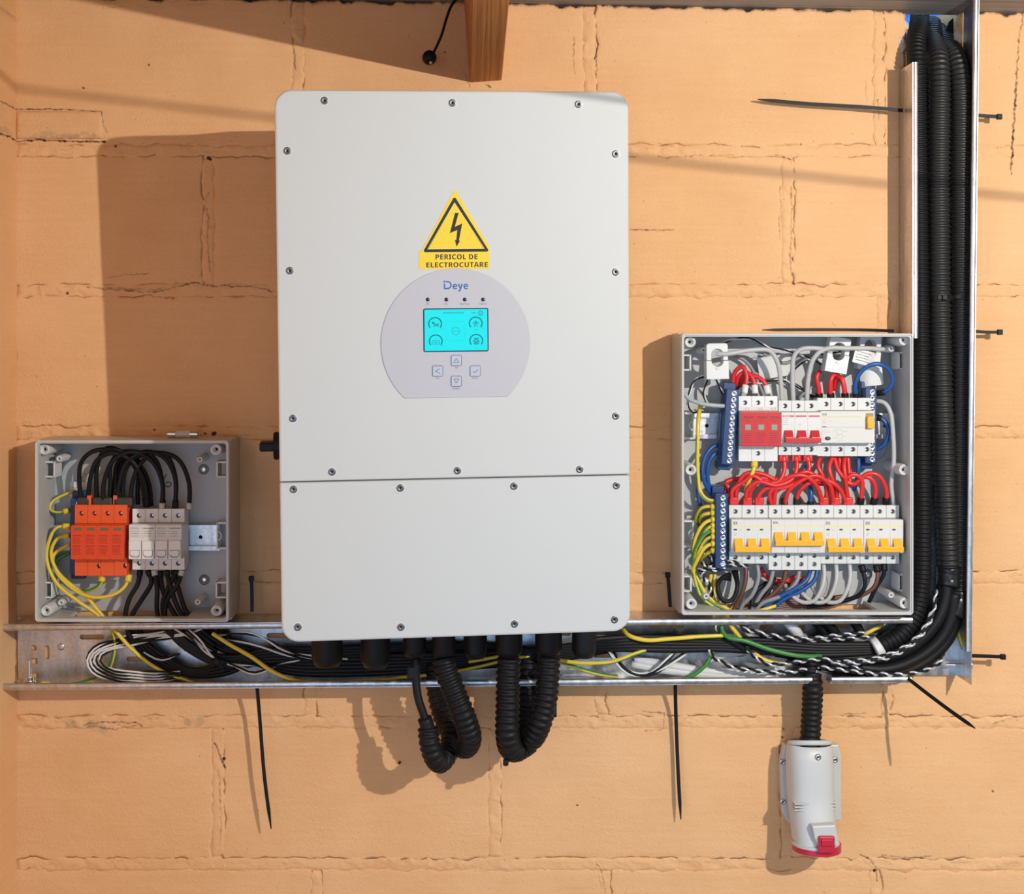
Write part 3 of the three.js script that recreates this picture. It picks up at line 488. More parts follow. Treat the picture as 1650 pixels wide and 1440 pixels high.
// ---------------------------------------------------------------- enclosures (lids taken off)
const BOX_Z = 0.085;
function boss(x, y, r, h, big) {
  return big ? latheZ([[0, h - 0.008], [0.0022, h - 0.008], [0.0022, h - 0.0025], [0.0046, h - 0.0025], [0.0046, h], [r, h], [r * 1.02, h - 0.02], [r * 1.12, 0]], x, y, 0.004, 28)
    : latheZ([[0, h - 0.006], [0.0013, h - 0.006], [0.0013, h], [r, h], [r * 1.12, 0]], x, y, 0.004, 20);
}
const bossShade = (x, y, h) => latheZ([[0, 0.0006], [0.0016, 0.0006], [0.002, 0]], x, y, h, 12);  // black disc that paints the shade at the bottom of a hole
function enclosure(name, label, x0, y0, x1, y1, notch, railYs, bosses, smallBosses, clips, wallScrews) {
  const a = at(x0, y1, BOX_Z), b = at(x1, y0, BOX_Z), e = thing(name, label, 'electrical box'), t = 0.0046, zb = 0.003;
  const mid = (u, v) => (u + v) / 2;
  // moulded shell: back and four walls, the lower wall cut away where the cables leave
  const n0 = at(notch[0], 0, 0.03).x, n1 = at(notch[1], 0, 0.03).x;
  const frame = roundShape(b.x - a.x, b.y - a.y, 0.005, mid(a.x, b.x), mid(a.y, b.y));
  const hole = roundShape(b.x - a.x - 2 * t, b.y - a.y - 2 * t, 0.004, mid(a.x, b.x), mid(a.y, b.y)); frame.holes.push(hole);
  const front = extr(frame, 0.016, 0.0007).translate(0, 0, BOX_Z - 0.016);
  const back = extr(roundShape(b.x - a.x, b.y - a.y, 0.005, mid(a.x, b.x), mid(a.y, b.y)), 0.004).translate(0, 0, zb);
  const zf = BOX_Z - 0.0155;
  const ws = new THREE.Shape(); [[n1, a.y], [b.x, a.y], [b.x, b.y], [a.x, b.y], [a.x, a.y], [n0, a.y], [n0, a.y + t], [a.x + t, a.y + t], [a.x + t, b.y - t], [b.x - t, b.y - t], [b.x - t, a.y + t], [n1, a.y + t]].forEach(([u, v], i) => i ? ws.lineTo(u, v) : ws.moveTo(u, v)); ws.closePath();
  obj('shell', [front, back, extr(ws, BOX_Z - 0.016 - zb - 0.004).translate(0, 0, zb + 0.004)], M.abs, e);
  const ridge = roundShape(b.x - a.x - 0.0022, b.y - a.y - 0.0022, 0.004, mid(a.x, b.x), mid(a.y, b.y)); ridge.holes.push(roundShape(b.x - a.x - 0.0048, b.y - a.y - 0.0048, 0.003, mid(a.x, b.x), mid(a.y, b.y)));
  obj('sealing_ridge', extr(ridge, 0.0026, 0.0006).translate(0, 0, BOX_Z - 0.0006), M.absWhite, e);
  for (const [px, py] of bosses) { const c = at(px, py, 0.074); const m = obj('screw_boss', boss(c.x, c.y, 0.0078, 0.07, true), M.absWhite, e); obj('boss_hole_shade', bossShade(c.x, c.y, 0.0665), M.hole, m); }
  for (const [px, py] of smallBosses) { const c = at(px, py, 0.05); const m = obj('mounting_post', boss(c.x, c.y, 0.005, 0.046, false), M.absWhite, e); obj('post_hole_shade', bossShade(c.x, c.y, 0.0445), M.hole, m); }
  for (const [px, py, side, hpx] of clips) {                          // channel-shaped brackets on the side walls
    const c = at(px, py, 0.05), h = hpx * 0.84 * mm, x = side < 0 ? a.x + t : b.x - t, w = Math.abs(c.x - x);
    obj('side_bracket', [span(x, c.x, c.y + h / 2 - 0.002, c.y + h / 2, 0.02, 0.052), span(x, c.x, c.y - h / 2, c.y - h / 2 + 0.002, 0.02, 0.052), span(c.x - 0.001, c.x + 0.001, c.y - h / 2, c.y + h / 2, 0.02, 0.052)], M.absWhite, e);
  }
  for (const [px, py] of wallScrews) {
    const c = at(px, py, 0.008), m = obj('fixing_screw', latheZ([[0, 0.003], [0.0032, 0.003], [0.0042, 0.0015], [0.0042, 0]], c.x, c.y, 0.0075, 16), M.brightSteel, e);
    obj('fixing_collar', latheZ([[0.0042, 0.0], [0.0042, 0.002], [0.0068, 0.002], [0.0076, 0]], c.x, c.y, 0.0068, 22), mat(0.2, 0.2, 0.21, 0.5), m);
  }
  return { e, a, b, t };
}
function dinRail(label, xa, xb, py, posts) {
  const z = 0.02, y = at(0, py, z).y, A = at(xa, 0, z).x, B = at(xb, 0, z).x, t = thing('mounting_rail', label, 'rail');
  const top = [span(A, B, y + 0.0125, y + 0.0175, z, z + 0.0012), span(A, B, y - 0.0175, y - 0.0125, z, z + 0.0012)];
  obj('rail_profile', [...top, span(A, B, y - 0.0125, y + 0.0125, z - 0.0068, z - 0.0056), span(A, B, y + 0.0115, y + 0.0127, z - 0.0068, z + 0.0012), span(A, B, y - 0.0127, y - 0.0115, z - 0.0068, z + 0.0012)].map((g) => metreUV(g)), M.zinc, t);
  for (const px of posts) { const c = at(px, py, z); obj('rail_slot_shade', cylZ(0.0026, 0.0004, c.x, c.y, z - 0.0054, 16), M.hole, t); }  // flat black discs paint the shade of slots that are not cut
  return t;
}
function endBracket(e, px, py, side) {                              // E-shaped moulded holder at a rail end
  const c = at(px, py, 0.03), w = 0.012 * side;
  obj('rail_holder', [span(c.x, c.x + w, c.y + 0.016, c.y + 0.0185, 0.006, 0.03), span(c.x, c.x + w, c.y - 0.0185, c.y - 0.016, 0.006, 0.03), span(c.x - 0.001, c.x + 0.001, c.y - 0.0185, c.y + 0.0185, 0.006, 0.03), new THREE.TorusGeometry(0.006, 0.001, 8, 20, Math.PI).rotateZ(side > 0 ? -Math.PI / 2 : Math.PI / 2).translate(c.x, c.y, 0.03)], M.absWhite, e);
}
const LB = enclosure('junction_box', 'small open grey junction box with orange surge arrester and black wires', 56, 709, 369.5, 1002, [125, 312], [865], [[71, 724], [348, 724], [74, 984], [349, 984]], [[95, 739], [322, 740], [98, 971], [319, 970]], [[88, 756, -1, 26], [84, 950, -1, 26], [350, 756, 1, 26], [349, 950, 1, 26]], [[328, 756], [329, 934]]);
{
  const e = LB.e; endBracket(e, 80, 860, -1); endBracket(e, 350, 863, 1);
  // numeral written on the back in blue pen
  const ink = mat(0.03, 0.06, 0.16, 0.6);
  const pen = obj('pen_numeral', sweep(P([[268, 764, 0.0075], [264, 772, 0.0075], [266, 782, 0.0075], [273, 784, 0.0075], [276, 779, 0.0075], [271, 776, 0.0075], [267, 779, 0.0075]]), { r: 0.0007, seg: 6, step: 0.002 }), ink, e); tag(pen, 'numeral six written in blue pen');
  const l0 = at(113, 776, 0.012), l1 = at(146, 806, 0.012);
  const tx = canvasTex(128, 128, (x) => { x.fillStyle = '#e9e8e2'; x.fillRect(0, 0, 128, 128); x.fillStyle = '#77777a'; for (let k = 0; k < 4; k++) x.fillRect(8, 40 + k * 20, 70 + 30 * ((k * 7) % 3) / 2, 4); });
  const pl = obj('paper_label', bx(l1.x - l0.x, l0.y - l1.y, 0.0006, (l0.x + l1.x) / 2, (l0.y + l1.y) / 2, 0.012), new THREE.MeshPhysicalMaterial({ map: tx, roughness: 0.7 }), e);
  // round knock-out moulded in the back
  const k = at(150, 790, 0.01); obj('knock_out', new THREE.TorusGeometry(0.026, 0.0018, 8, 36).translate(k.x, k.y, 0.0075), M.abs, e);
}
const RB = enclosure('distribution_box', 'large open grey distribution box packed with breakers and coloured wires', 1097, 537, 1472, 991, [1150, 1400], [685, 858], [[1112, 551], [1457, 548], [1113, 757], [1457, 757], [1114, 973], [1458, 972]], [[1134, 564], [1436, 562], [1138, 961], [1436, 959]], [[1112, 584, -1, 26], [1113, 940, -1, 26], [1448, 581, 1, 28], [1448, 938, 1, 28]], [[1397, 925]]);
for (const [x, y, s] of [[1118, 686, -1], [1117, 860, -1], [1452, 686, 1], [1452, 860, 1]]) endBracket(RB.e, x, y, s);
{ // moulded knock-outs and ribs on the back of the large box
  for (const [x, y, r] of [[1225, 600, 0.022], [1300, 600, 0.022], [1150, 800, 0.016], [1300, 940, 0.03], [1410, 720, 0.018]]) { const k = at(x, y, 0.008); obj('knock_out', new THREE.TorusGeometry(r, 0.0016, 8, 32).translate(k.x, k.y, 0.0072), M.abs, RB.e); }
}
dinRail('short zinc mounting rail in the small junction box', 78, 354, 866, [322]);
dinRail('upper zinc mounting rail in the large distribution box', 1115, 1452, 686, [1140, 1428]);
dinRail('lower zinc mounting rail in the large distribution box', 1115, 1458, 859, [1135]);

// ---------------------------------------------------------------- rail devices
const ZS = 0.052, ZN = 0.069, POLE = 0.01772;
// d: x0 (left edge at the shoulder), poles, sh / no / lo = [top, bottom] of the upper shoulder, nose and lower shoulder in pixels
function device(name, label, category, group, d) {
  const g = thing(name, label, category, group), x0 = at(d.x0, 0, ZS).x, pw = d.pw ?? POLE;
  const y = (py, z) => at(0, py, z).y, s1 = y(d.sh[0], ZS), n1 = y(d.no[0], ZN), n0 = y(d.no[1], ZN), s0 = y(d.lo[1], ZS), zs = d.zs ?? ZS, zn = d.zn ?? ZN, tk = 0.009;
  for (let k = 0; k < d.poles; k++) {
    const prof = new THREE.Shape();                                 // (z, y)
    [[0.0215, s0 + 0.006], [0.03, s0 + 0.002], [zs - tk, s0 + 0.0005], [zs - tk, n0], [zs, n0 + 0.0004], [zn - 0.0008, n0], [zn, n0 + 0.001], [zn, n1 - 0.001], [zn - 0.0008, n1], [zs, n1 - 0.0004], [zs - tk, n1], [zs - tk, s1 - 0.0005], [0.03, s1 - 0.002], [0.0215, s1 - 0.006]].forEach(([a, b], i) => i ? prof.lineTo(a, b) : prof.moveTo(a, b)); prof.closePath();
    const body = extr(prof, pw - 0.0002, 0.0003).rotateY(-Math.PI / 2).translate(x0 + (k + 1) * pw - 0.0001, 0, 0);
    const holes = { t: d.holesT ?? [0], b: d.holesB ?? [0] };
    const plate = (ya, yb, list) => { const s = roundShape(pw - 0.0003, yb - ya, 0.0006, 0, 0); for (const [hx, hy] of list) { const h = new THREE.Path(); h.absellipse(hx, hy, 0.0031, 0.0031, 0, Math.PI * 2); s.holes.push(h); } return extr(s, tk, 0.0004).translate(x0 + (k + 0.5) * pw, (ya + yb) / 2, zs - tk); };
    const inPole = (list) => (list === 'row' ? [[0, 0]] : typeof list === 'function' ? list(k) : list);
    const ht = inPole(d.topHoles ?? 'row'), hb = inPole(d.lowHoles ?? 'row');
    const p = obj('pole_body', [body, plate(n1 + 0.0002, s1, ht), plate(s0, n0 - 0.0002, hb)], d.shoulderMat && false ? d.shoulderMat : d.mat, g);
    for (const [list, yc] of [[ht, (n1 + s1) / 2], [hb, (s0 + n0) / 2]]) for (const [hx, hy] of list) {
      const X = x0 + (k + 0.5) * pw + hx, Y = yc + hy;
      obj('terminal_screw', latheZ([[0, 0.0006], [0.0012, 0.0006], [0.0021, 0.0009], [0.0023, 0]], X, Y, zs - 0.0076, 14), d.screw ?? M.steel, p);
      obj('well_shade', cylZ(0.0030, 0.0004, X, Y, zs - tk + 0.0003, 16), M.hole, p);  // black floor disc paints the depth shade of the well
    }
    if (d.noseMat) { const m = obj('plug_module', rspan(x0 + k * pw + 0.0002, x0 + (k + 1) * pw - 0.0002, n0 + 0.0002, n1 - 0.0002, zs - 0.001, zn + 0.0022, 0.0012), d.noseMat, g); if (d.noseLabel) m.userData.label = d.noseLabel; }
  }
  return { g, x0, pw, n0, n1, s0, s1, zn: zn + (d.noseMat ? 0.0022 : 0), zs, w: d.poles * pw };
}
function print(dev, tex, xa, xb, ya, yb, parent = dev.g, z = dev.zn) {    // a printed film on the front, given as fractions of the nose
  const X0 = dev.x0 + dev.w * xa, X1 = dev.x0 + dev.w * xb, Y0 = dev.n0 + (dev.n1 - dev.n0) * ya, Y1 = dev.n0 + (dev.n1 - dev.n0) * yb;
  return obj('printed_front', planarUV(bx(X1 - X0, Y1 - Y0, 0.0003, (X0 + X1) / 2, (Y0 + Y1) / 2, z + 0.0001), X0, Y0, X1 - X0, Y1 - Y0), new THREE.MeshPhysicalMaterial({ map: tex, roughness: 0.45 }), parent);
}
const smallText = (x, s, px, py, size, col, bold = '') => { x.fillStyle = col; x.font = bold + ' ' + size + 'px sans-serif'; x.textAlign = 'left'; x.textBaseline = 'middle'; x.fillText(s, px, py); };
function scribble(x, px, py, w, rows, dy, col, th = 5) { x.fillStyle = col; for (let r = 0; r < rows; r++) { let u = px; while (u < px + w * (0.7 + 0.3 * rnd())) { const l = rr(4, 14); x.fillRect(u, py + r * dy + rr(-1, 1), l, th * rr(0.6, 1)); u += l + rr(2, 5); } } }

{ // orange surge arrester
  const d = device('surge_arrester', 'orange four-pole surge arrester clipped in the small junction box', 'surge arrester', null, { x0: 121, poles: 4, sh: [813, 846], no: [846, 901], lo: [903, 927], mat: M.orange, noseMat: M.orange, zs: 0.054, zn: 0.07, topHoles: [[0, 0.001]], lowHoles: (k) => (k === 1 ? [[0.006, 0.001]] : k === 3 ? [[0.006, 0.001]] : []) });
  const tex = canvasTex(1024, 640, (x, w, h) => {
    x.fillStyle = '#e8491c'; x.fillRect(0, 0, w, h);
    for (let k = 0; k < 4; k++) {
      const u = k * 256; x.fillStyle = '#a82c0c'; if (k) x.fillRect(u - 2, 0, 4, h);
      smallText(x, 'LEEYULL', u + 30, 180, 46, '#5c1608', 'bold'); scribble(x, u + 32, 222, 190, 5, 26, '#6a1c0a', 11); scribble(x, u + 32, 372, 190, 8, 25, '#6a1c0a', 11);
    }
  });
  print(d, tex, 0.002, 0.998, 0.03, 0.97);
  const win = mat(0.16, 0.14, 0.07, 0.3);
  for (let k = 0; k < 4; k++) obj('status_window', rspan(d.x0 + (k + 0.22) * d.pw, d.x0 + (k + 0.82) * d.pw, d.n1 - 0.0068, d.n1 - 0.0028, d.zn - 0.001, d.zn + 0.0006, 0.0004), win, d.g);
  for (const k of [1.02, 3.02]) obj('divider_fin', rspan(d.x0 + k * d.pw - 0.0028, d.x0 + k * d.pw + 0.0028, d.s1 - 0.004, d.s1 + 0.0125, 0.036, 0.05, 0.001), M.orange, d.g);
}
{ // two white fuse holders
  const tex = canvasTex(512, 256, (x, w, h) => { x.fillStyle = '#dcdbd8'; x.fillRect(0, 0, w, h); for (let k = 0; k < 2; k++) { const u = k * 256; if (k) { x.fillStyle = '#55565a'; x.fillRect(u + 20, 50, 210, 14); } else smallText(x, 'LEEYULL', u + 22, 56, 44, '#8b8c90', 'bold'); scribble(x, u + 30, 108, 180, 3, 42, '#74757a', 12); x.fillStyle = '#b9b8b5'; if (k) x.fillRect(u - 2, 0, 4, h); } });
  for (const [k, lbl] of [[0, 'white two-pole fuse holder next to the orange surge arrester'], [1, 'white two-pole fuse holder at the bare end of the short rail']]) {
    const d = device('fuse_holder', lbl, 'fuse holder', null, { x0: 212.5 + k * 42.3, poles: 2, sh: [820, 845], no: [845, 901], lo: [901, 918], mat: M.whitePlastic, zs: 0.05, topHoles: [[0, 0]], lowHoles: [[0, 0]] });
    print(d, tex, 0.01, 0.99, 0.58, 0.985);
    for (let p = 0; p < 2; p++) {
      const a = d.x0 + p * d.pw, cx = a + d.pw / 2, fr = roundShape(d.pw - 0.0014, 0.0245, 0.0008, cx, d.n0 + 0.01325);
      fr.holes.push(roundShape(0.0124, 0.0105, [0.0042, 0.0042, 0.0006, 0.0006], cx, d.n0 + 0.0078));     // finger pocket under the pull
      const m = obj('fuse_drawer', extr(fr, 0.0052, 0.0005).translate(0, 0, d.zn - 0.001), M.whitePlastic, d.g);
      obj('thumb_pull', extr(roundShape(0.0118, 0.0078, [0.0032, 0.0032, 0.0006, 0.0006], cx, d.n0 + 0.0089), 0.0062, 0.0006).translate(0, 0, d.zn - 0.0004), M.whitePlastic, m);
    }
  }
}
{ // red three-pole surge arrester in its white base
  const d = device('surge_arrester', 'red plug-in surge arrester on a white base beside the blue terminal bar', 'surge arrester', null, { x0: 1190, poles: 3, sh: [638, 663], no: [663, 719], lo: [721, 743], mat: M.whitePlastic, noseMat: M.red, noseLabel: 'red plug-in surge module', topHoles: [[0, 0.001]], lowHoles: (k) => (k === 1 ? [[0, 0]] : []) });
  const tex = canvasTex(768, 620, (x, w, h) => {
    x.fillStyle = '#cb1722'; x.fillRect(0, 0, w, h);
    for (let k = 0; k < 3; k++) { const u = k * 256; x.fillStyle = '#a01a22'; if (k) x.fillRect(u - 2, 0, 4, h); x.fillStyle = '#2a0b10'; x.beginPath(); x.moveTo(u + 42, 78); x.lineTo(u + 74, 60); x.lineTo(u + 66, 100); x.fill(); smallText(x, 'Kamen', u + 78, 86, 50, '#2a0b10', 'italic bold'); scribble(x, u + 30, 128, 200, 1, 24, '#5a1218', 13); scribble(x, u + 80, 165, 90, 1, 24, '#5a1218', 13); scribble(x, u + 36, 385, 190, 5, 42, '#5a1218', 13); }
  });
  print(d, tex, 0.003, 0.997, 0.03, 0.97);
  for (let k = 0; k < 3; k++) { obj('status_window', rspan(d.x0 + (k + 0.28) * d.pw, d.x0 + (k + 0.72) * d.pw, d.n0 + 0.022, d.n0 + 0.0295, d.zn - 0.001, d.zn + 0.0006, 0.0004), M.lens, d.g); }
  const lt = canvasTex(384, 64, (x) => { x.fillStyle = '#dad9d5'; x.fillRect(0, 0, 384, 64); for (let k = 0; k < 3; k++) smallText(x, 'L' + (k + 1), k * 128 + 62, 32, 46, '#8a8a8c'); });
  obj('printed_front', planarUV(bx(d.w, 0.0052, 0.0002, d.x0 + d.w / 2, d.n1 + 0.0032, d.zs + 0.00005), d.x0, d.n1 + 0.0006, d.w, 0.0052), new THREE.MeshPhysicalMaterial({ map: lt, roughness: 0.45 }), d.g);
}
const mcbPrint = (poles, brand) => canvasTex(256 * poles, 256, (x, w, h) => {
  x.fillStyle = '#dcdcd8'; x.fillRect(0, 0, w, h);
  for (let k = 0; k < poles; k++) { if (k) { x.fillStyle = '#bfbfbb'; x.fillRect(k * 256 - 2, 0, 4, h); } x.fillStyle = '#2a2a2c'; x.fillRect(k * 256 + 40, 130, 66, 22); }
  x.fillStyle = '#e6dfa0'; x.fillRect(10, 78, w - 30, 26); smallText(x, brand, 24, 44, 58, '#3c3c40', 'bold'); smallText(x, 'C 25', 130, 142, 30, '#98989a'); scribble(x, 40, 196, 60, 2, 24, '#a5a5a8', 9);
});
function toggles(d, y0, y1, material, bar) {
  const h = d.n1 - d.n0, Y0 = d.n0 + h * y0, Y1 = d.n0 + h * y1;
  const lever = (a, b) => { const s = new THREE.Shape(); [[d.zn - 0.001, Y0], [d.zn + 0.0075, Y0 + 0.0005], [d.zn + 0.0065, Y0 + (Y1 - Y0) * 0.45], [d.zn + 0.001, Y1], [d.zn - 0.001, Y1]].forEach(([u, v], i) => i ? s.lineTo(u, v) : s.moveTo(u, v)); s.closePath(); return extr(s, b - a, 0.0005).rotateY(-Math.PI / 2).translate(b, 0, 0); };
  const pd = Math.round(d.w / d.pw);
  for (let k = 0; k < pd; k++) obj('toggle', lever(d.x0 + (k + 0.2) * d.pw, d.x0 + (k + 0.84) * d.pw), material, d.g);
  if (bar) obj('toggle_bar', rspan(d.x0 + 0.2 * d.pw, d.x0 + d.w - 0.1 * d.pw, Y0, Y0 + (Y1 - Y0) * 0.42, d.zn + 0.0035, d.zn + 0.0082, 0.0008), material, d.g);
}
{ // white breaker with a red toggle bar
  const d = device('circuit_breaker', 'white three-pole breaker with one wide red toggle bar', 'circuit breaker', null, { x0: 1254.5, poles: 3, sh: [645, 664], no: [664, 716], lo: [717, 733], mat: M.devGrey });
  const tex = canvasTex(768, 330, (x, w, h) => { x.fillStyle = '#dfdeda'; x.fillRect(0, 0, w, h); for (let k = 0; k < 3; k++) { if (k) { x.fillStyle = '#aaa9a5'; x.fillRect(k * 256 - 3, 0, 5, h); x.fillStyle = '#cf5a55'; x.fillRect(k * 256 + 16, 50, 218, 34); } else { x.fillStyle = '#cf5a55'; x.fillRect(20, 50, 226, 34); smallText(x, 'Kamen', 40, 67, 36, '#f2d9d6', 'italic bold'); } } scribble(x, 24, 118, 120, 4, 36, '#8e8e92', 8); smallText(x, 'C', 186, 230, 50, '#a0a0a4'); smallText(x, '63', 330, 232, 52, '#a0a0a4'); });
  print(d, tex, 0.005, 0.995, 0.46, 0.985);
  toggles(d, 0.06, 0.44, M.leverRed, true);
}
{ // residual current switch
  const d = device('residual_current_breaker', 'wide white residual current breaker with a single yellow toggle', 'circuit breaker', null, { x0: 1317, poles: 4, pw: 0.01815, sh: [641, 662], no: [662, 714], lo: [716, 735], mat: M.devGrey, topHoles: (k) => (k % 2 ? [[0.004, 0]] : [[0.003, 0]]), lowHoles: (k) => (k % 2 ? [[0.004, 0]] : [[0.003, 0]]) });
  const tex = canvasTex(1024, 620, (x, w, h) => {
    x.fillStyle = '#dad9d2'; x.fillRect(0, 0, w, h); x.fillStyle = '#d8cf8c'; x.fillRect(16, 96, 760, 16); smallText(x, 'IEK', 20, 56, 58, '#4a4a4c', 'bold'); scribble(x, 30, 150, 70, 3, 34, '#9a9a9c', 9); scribble(x, 150, 190, 60, 1, 30, '#9a9a9c', 9);
    x.fillStyle = '#29292b'; x.fillRect(20, 296, 82, 18); x.fillStyle = '#8e8d88'; x.fillRect(0, 310, w, 5);
    x.strokeStyle = '#a9a9a6'; x.lineWidth = 5; x.strokeRect(32, 372, 50, 60); x.strokeRect(120, 392, 28, 26); x.strokeRect(300, 360, 110, 90); x.strokeRect(300, 470, 110, 70); x.beginPath(); x.moveTo(220, 420); x.lineTo(270, 360); x.lineTo(300, 400); x.moveTo(410, 400); x.lineTo(520, 400); x.moveTo(220, 520); x.lineTo(300, 520); x.moveTo(410, 500); x.lineTo(490, 480); x.moveTo(300, 580); x.lineTo(420, 580); x.stroke();
  });
  print(d, tex, 0.01, 0.985, 0.02, 0.98);
  obj('test_button', new THREE.SphereGeometry(1, 20, 10).scale(0.0042, 0.0026, 0.0014).translate(d.x0 + 0.13 * d.w, d.n0 + 0.0065, d.zn), mat(0.06, 0.07, 0.07, 0.4), d.g);
  const tx = d.x0 + 0.905 * d.w;
  obj('toggle_recess', rspan(tx - 0.0052, tx + 0.0052, d.n1 - 0.0235, d.n1 - 0.0028, d.zn - 0.001, d.zn + 0.0006, 0.0004), mat(0.35, 0.28, 0.12, 0.5), d.g);
  obj('toggle', [rbx(0.009, 0.0125, 0.006, 0.001, tx, d.n1 - 0.013, d.zn + 0.003), rbx(0.0095, 0.0075, 0.008, 0.001, tx + 0.0005, d.n1 - 0.0195, d.zn + 0.003)], M.yellow, d.g);
}
const mcbTex = mcbPrint(3, 'IEK');
for (const [x0, lbl] of [[1174.5, 'white three-pole breaker with yellow toggles next to the earth bar'], [1322.5, 'white three-pole breaker with yellow toggles between the wide breaker and another like it'], [1386, 'white three-pole breaker with yellow toggles at the outer end of the lower rail']]) {
  const d = device('circuit_breaker', lbl, 'circuit breaker', 'yellow toggle breakers on the lower rail', { x0, poles: 3, sh: [814, 836], no: [837, 891], lo: [892, 908], mat: M.devGrey });
  print(d, mcbTex, 0.005, 0.995, 0.47, 0.985); toggles(d, 0.05, 0.44, M.yellow, true);
}
{
  const d = device('residual_current_breaker', 'white four-pole breaker with yellow toggles and two rows of lower screws', 'circuit breaker', null, { x0: 1238.5, poles: 4, sh: [814, 836], no: [837, 891], lo: [892, 918], mat: M.devGrey, lowHoles: [[0, 0.0065], [0, -0.005]] });
  const tex = canvasTex(1024, 256, (x, w, h) => { x.fillStyle = '#dcdcd8'; x.fillRect(0, 0, w, h); x.fillStyle = '#e6dfa0'; x.fillRect(10, 110, w - 30, 40); smallText(x, 'IEK', 24, 56, 66, '#4a4a4c', 'bold'); for (let k = 1; k < 4; k++) { x.fillStyle = '#c6c6c2'; x.fillRect(k * 256 - 2, 0, 4, h); } scribble(x, 30, 200, 60, 1, 20, '#9a9a9c', 9); });
  print(d, tex, 0.005, 0.995, 0.64, 0.985); toggles(d, 0.24, 0.63, M.yellow, true);
  const tx = canvasTex(256, 64, (x) => { x.fillStyle = '#dededa'; x.fillRect(0, 0, 256, 64); x.strokeStyle = '#a0a0a0'; x.lineWidth = 6; x.strokeRect(30, 14, 190, 36); });
  print(d, tx, 0.72, 0.96, 0.03, 0.16);
}
// ---------------------------------------------------------------- blue terminal bars
function terminalBar(label, xa, ya, xb, yb, n, wpx, z = 0.058, group) {
  const A = at(xa, ya, z), B = at(xb, yb, z), g = thing('terminal_bar', label, 'terminal bar', group), d = B.clone().sub(A), L = d.length(), c = A.clone().add(B).multiplyScalar(0.5), rot = Math.atan2(d.x, -d.y), w = wpx * 0.84 * mm;
  const place = (geo) => geo.rotateZ(rot).translate(c.x, c.y, c.z);
  obj('housing', [rbx(w, L * 0.86, 0.02, 0.0015, 0, 0, -0.011), rbx(w * 1.0, L, 0.012, 0.0015, -w * 0.1, 0, -0.022), rbx(w * 0.8, 0.01, 0.03, 0.0015, -w * 0.1, L / 2 - 0.0056, -0.0318), rbx(w * 0.8, 0.01, 0.03, 0.0015, -w * 0.1, -L / 2 + 0.0056, -0.0318)].map((q) => place(q)), M.blue, g);
  for (let k = 0; k < n; k++) {
    const y = (0.5 - (k + 0.7) / (n + 0.4)) * L * 0.86;
    const s = obj('clamp_screw', place(latheZ([[0.0008, 0.0004], [0.0022, 0.0004], [0.0026, 0.001], [0.0036, 0.001], [0.004, 0]], w * 0.12, y, -0.0012, 16)), M.brightSteel, g);
    obj('screw_slot_shade', place(bx(0.0036, 0.0007, 0.0003, 0, 0, 0).rotateZ(0.6 + k).translate(w * 0.12, y, -0.0004)), M.hole, s);  // black bar paints the shade of a slot, none is cut
  }
  return g;
}
terminalBar('long blue terminal bar standing beside the red surge arrester', 1182, 617, 1172, 759, 12, 21);
terminalBar('blue earth terminal bar holding the yellow green wires beside the lower breakers', 1163, 785, 1163, 926, 11, 20);
terminalBar('blue terminal bar behind the end of the wide residual current breaker', 1404, 615, 1404, 757, 12, 19, 0.046);
terminalBar('blue terminal bar behind the orange surge arrester', 124, 793, 122, 936, 10, 22, 0.046);

// ---------------------------------------------------------------- wires
const earthCf = (ph = 0, green = 0.42) => (s, a) => (((a + ph + s * 9) / (2 * Math.PI)) % 1 < green ? GY : YG);
function wire(label, group, m, r, list, opts = {}) {
  const g = sweep(P(list), { r, seg: opts.seg ?? 9, step: opts.step ?? 0.005, cf: opts.cf });
  if (!opts.boots) return single(opts.name ?? 'wire', g, m, label, 'wire', group);
  const t = thing(opts.name ?? 'wire', label, 'wire', group); obj('insulation', g, m, t);
  for (const [i, bm, br, len] of opts.boots) {                        // crimp sleeves at an end: from the end inwards
    const c = new THREE.CatmullRomCurve3(P(list), false, 'centripetal'), L = c.getLength(), a = i ? 1 - len / L : 0, b = i ? 1 : len / L;
    obj('end_sleeve', sweep([0, 0.33, 0.66, 1].map((u) => c.getPointAt(clamp(a + (b - a) * u))), { r: br, seg: 12, rows: 4 }), bm, t);
  }
  return t;
}
function twisted(label, group, r, pitch, list, mats, ph = 0, name = 'twisted_pair') {
  const c = new THREE.CatmullRomCurve3(P(list), false, 'centripetal'), L = c.getLength(), n = Math.ceil(L / pitch * 8), fr = c.computeFrenetFrames(n, false), t = thing(name, label, 'wire', group);
  for (let k = 0; k < 2; k++) {
    const pts = []; for (let i = 0; i <= n; i++) { const p = c.getPointAt(i / n), a = ph + Math.PI * k + 2 * Math.PI * (L * i / n) / pitch; pts.push(p.addScaledVector(fr.normals[i], Math.cos(a) * r).addScaledVector(fr.binormals[i], Math.sin(a) * r)); }
    obj('core', sweep(pts, { r, seg: 7, step: pitch / 10 }), mats[k], t);
  }
  return t;
}
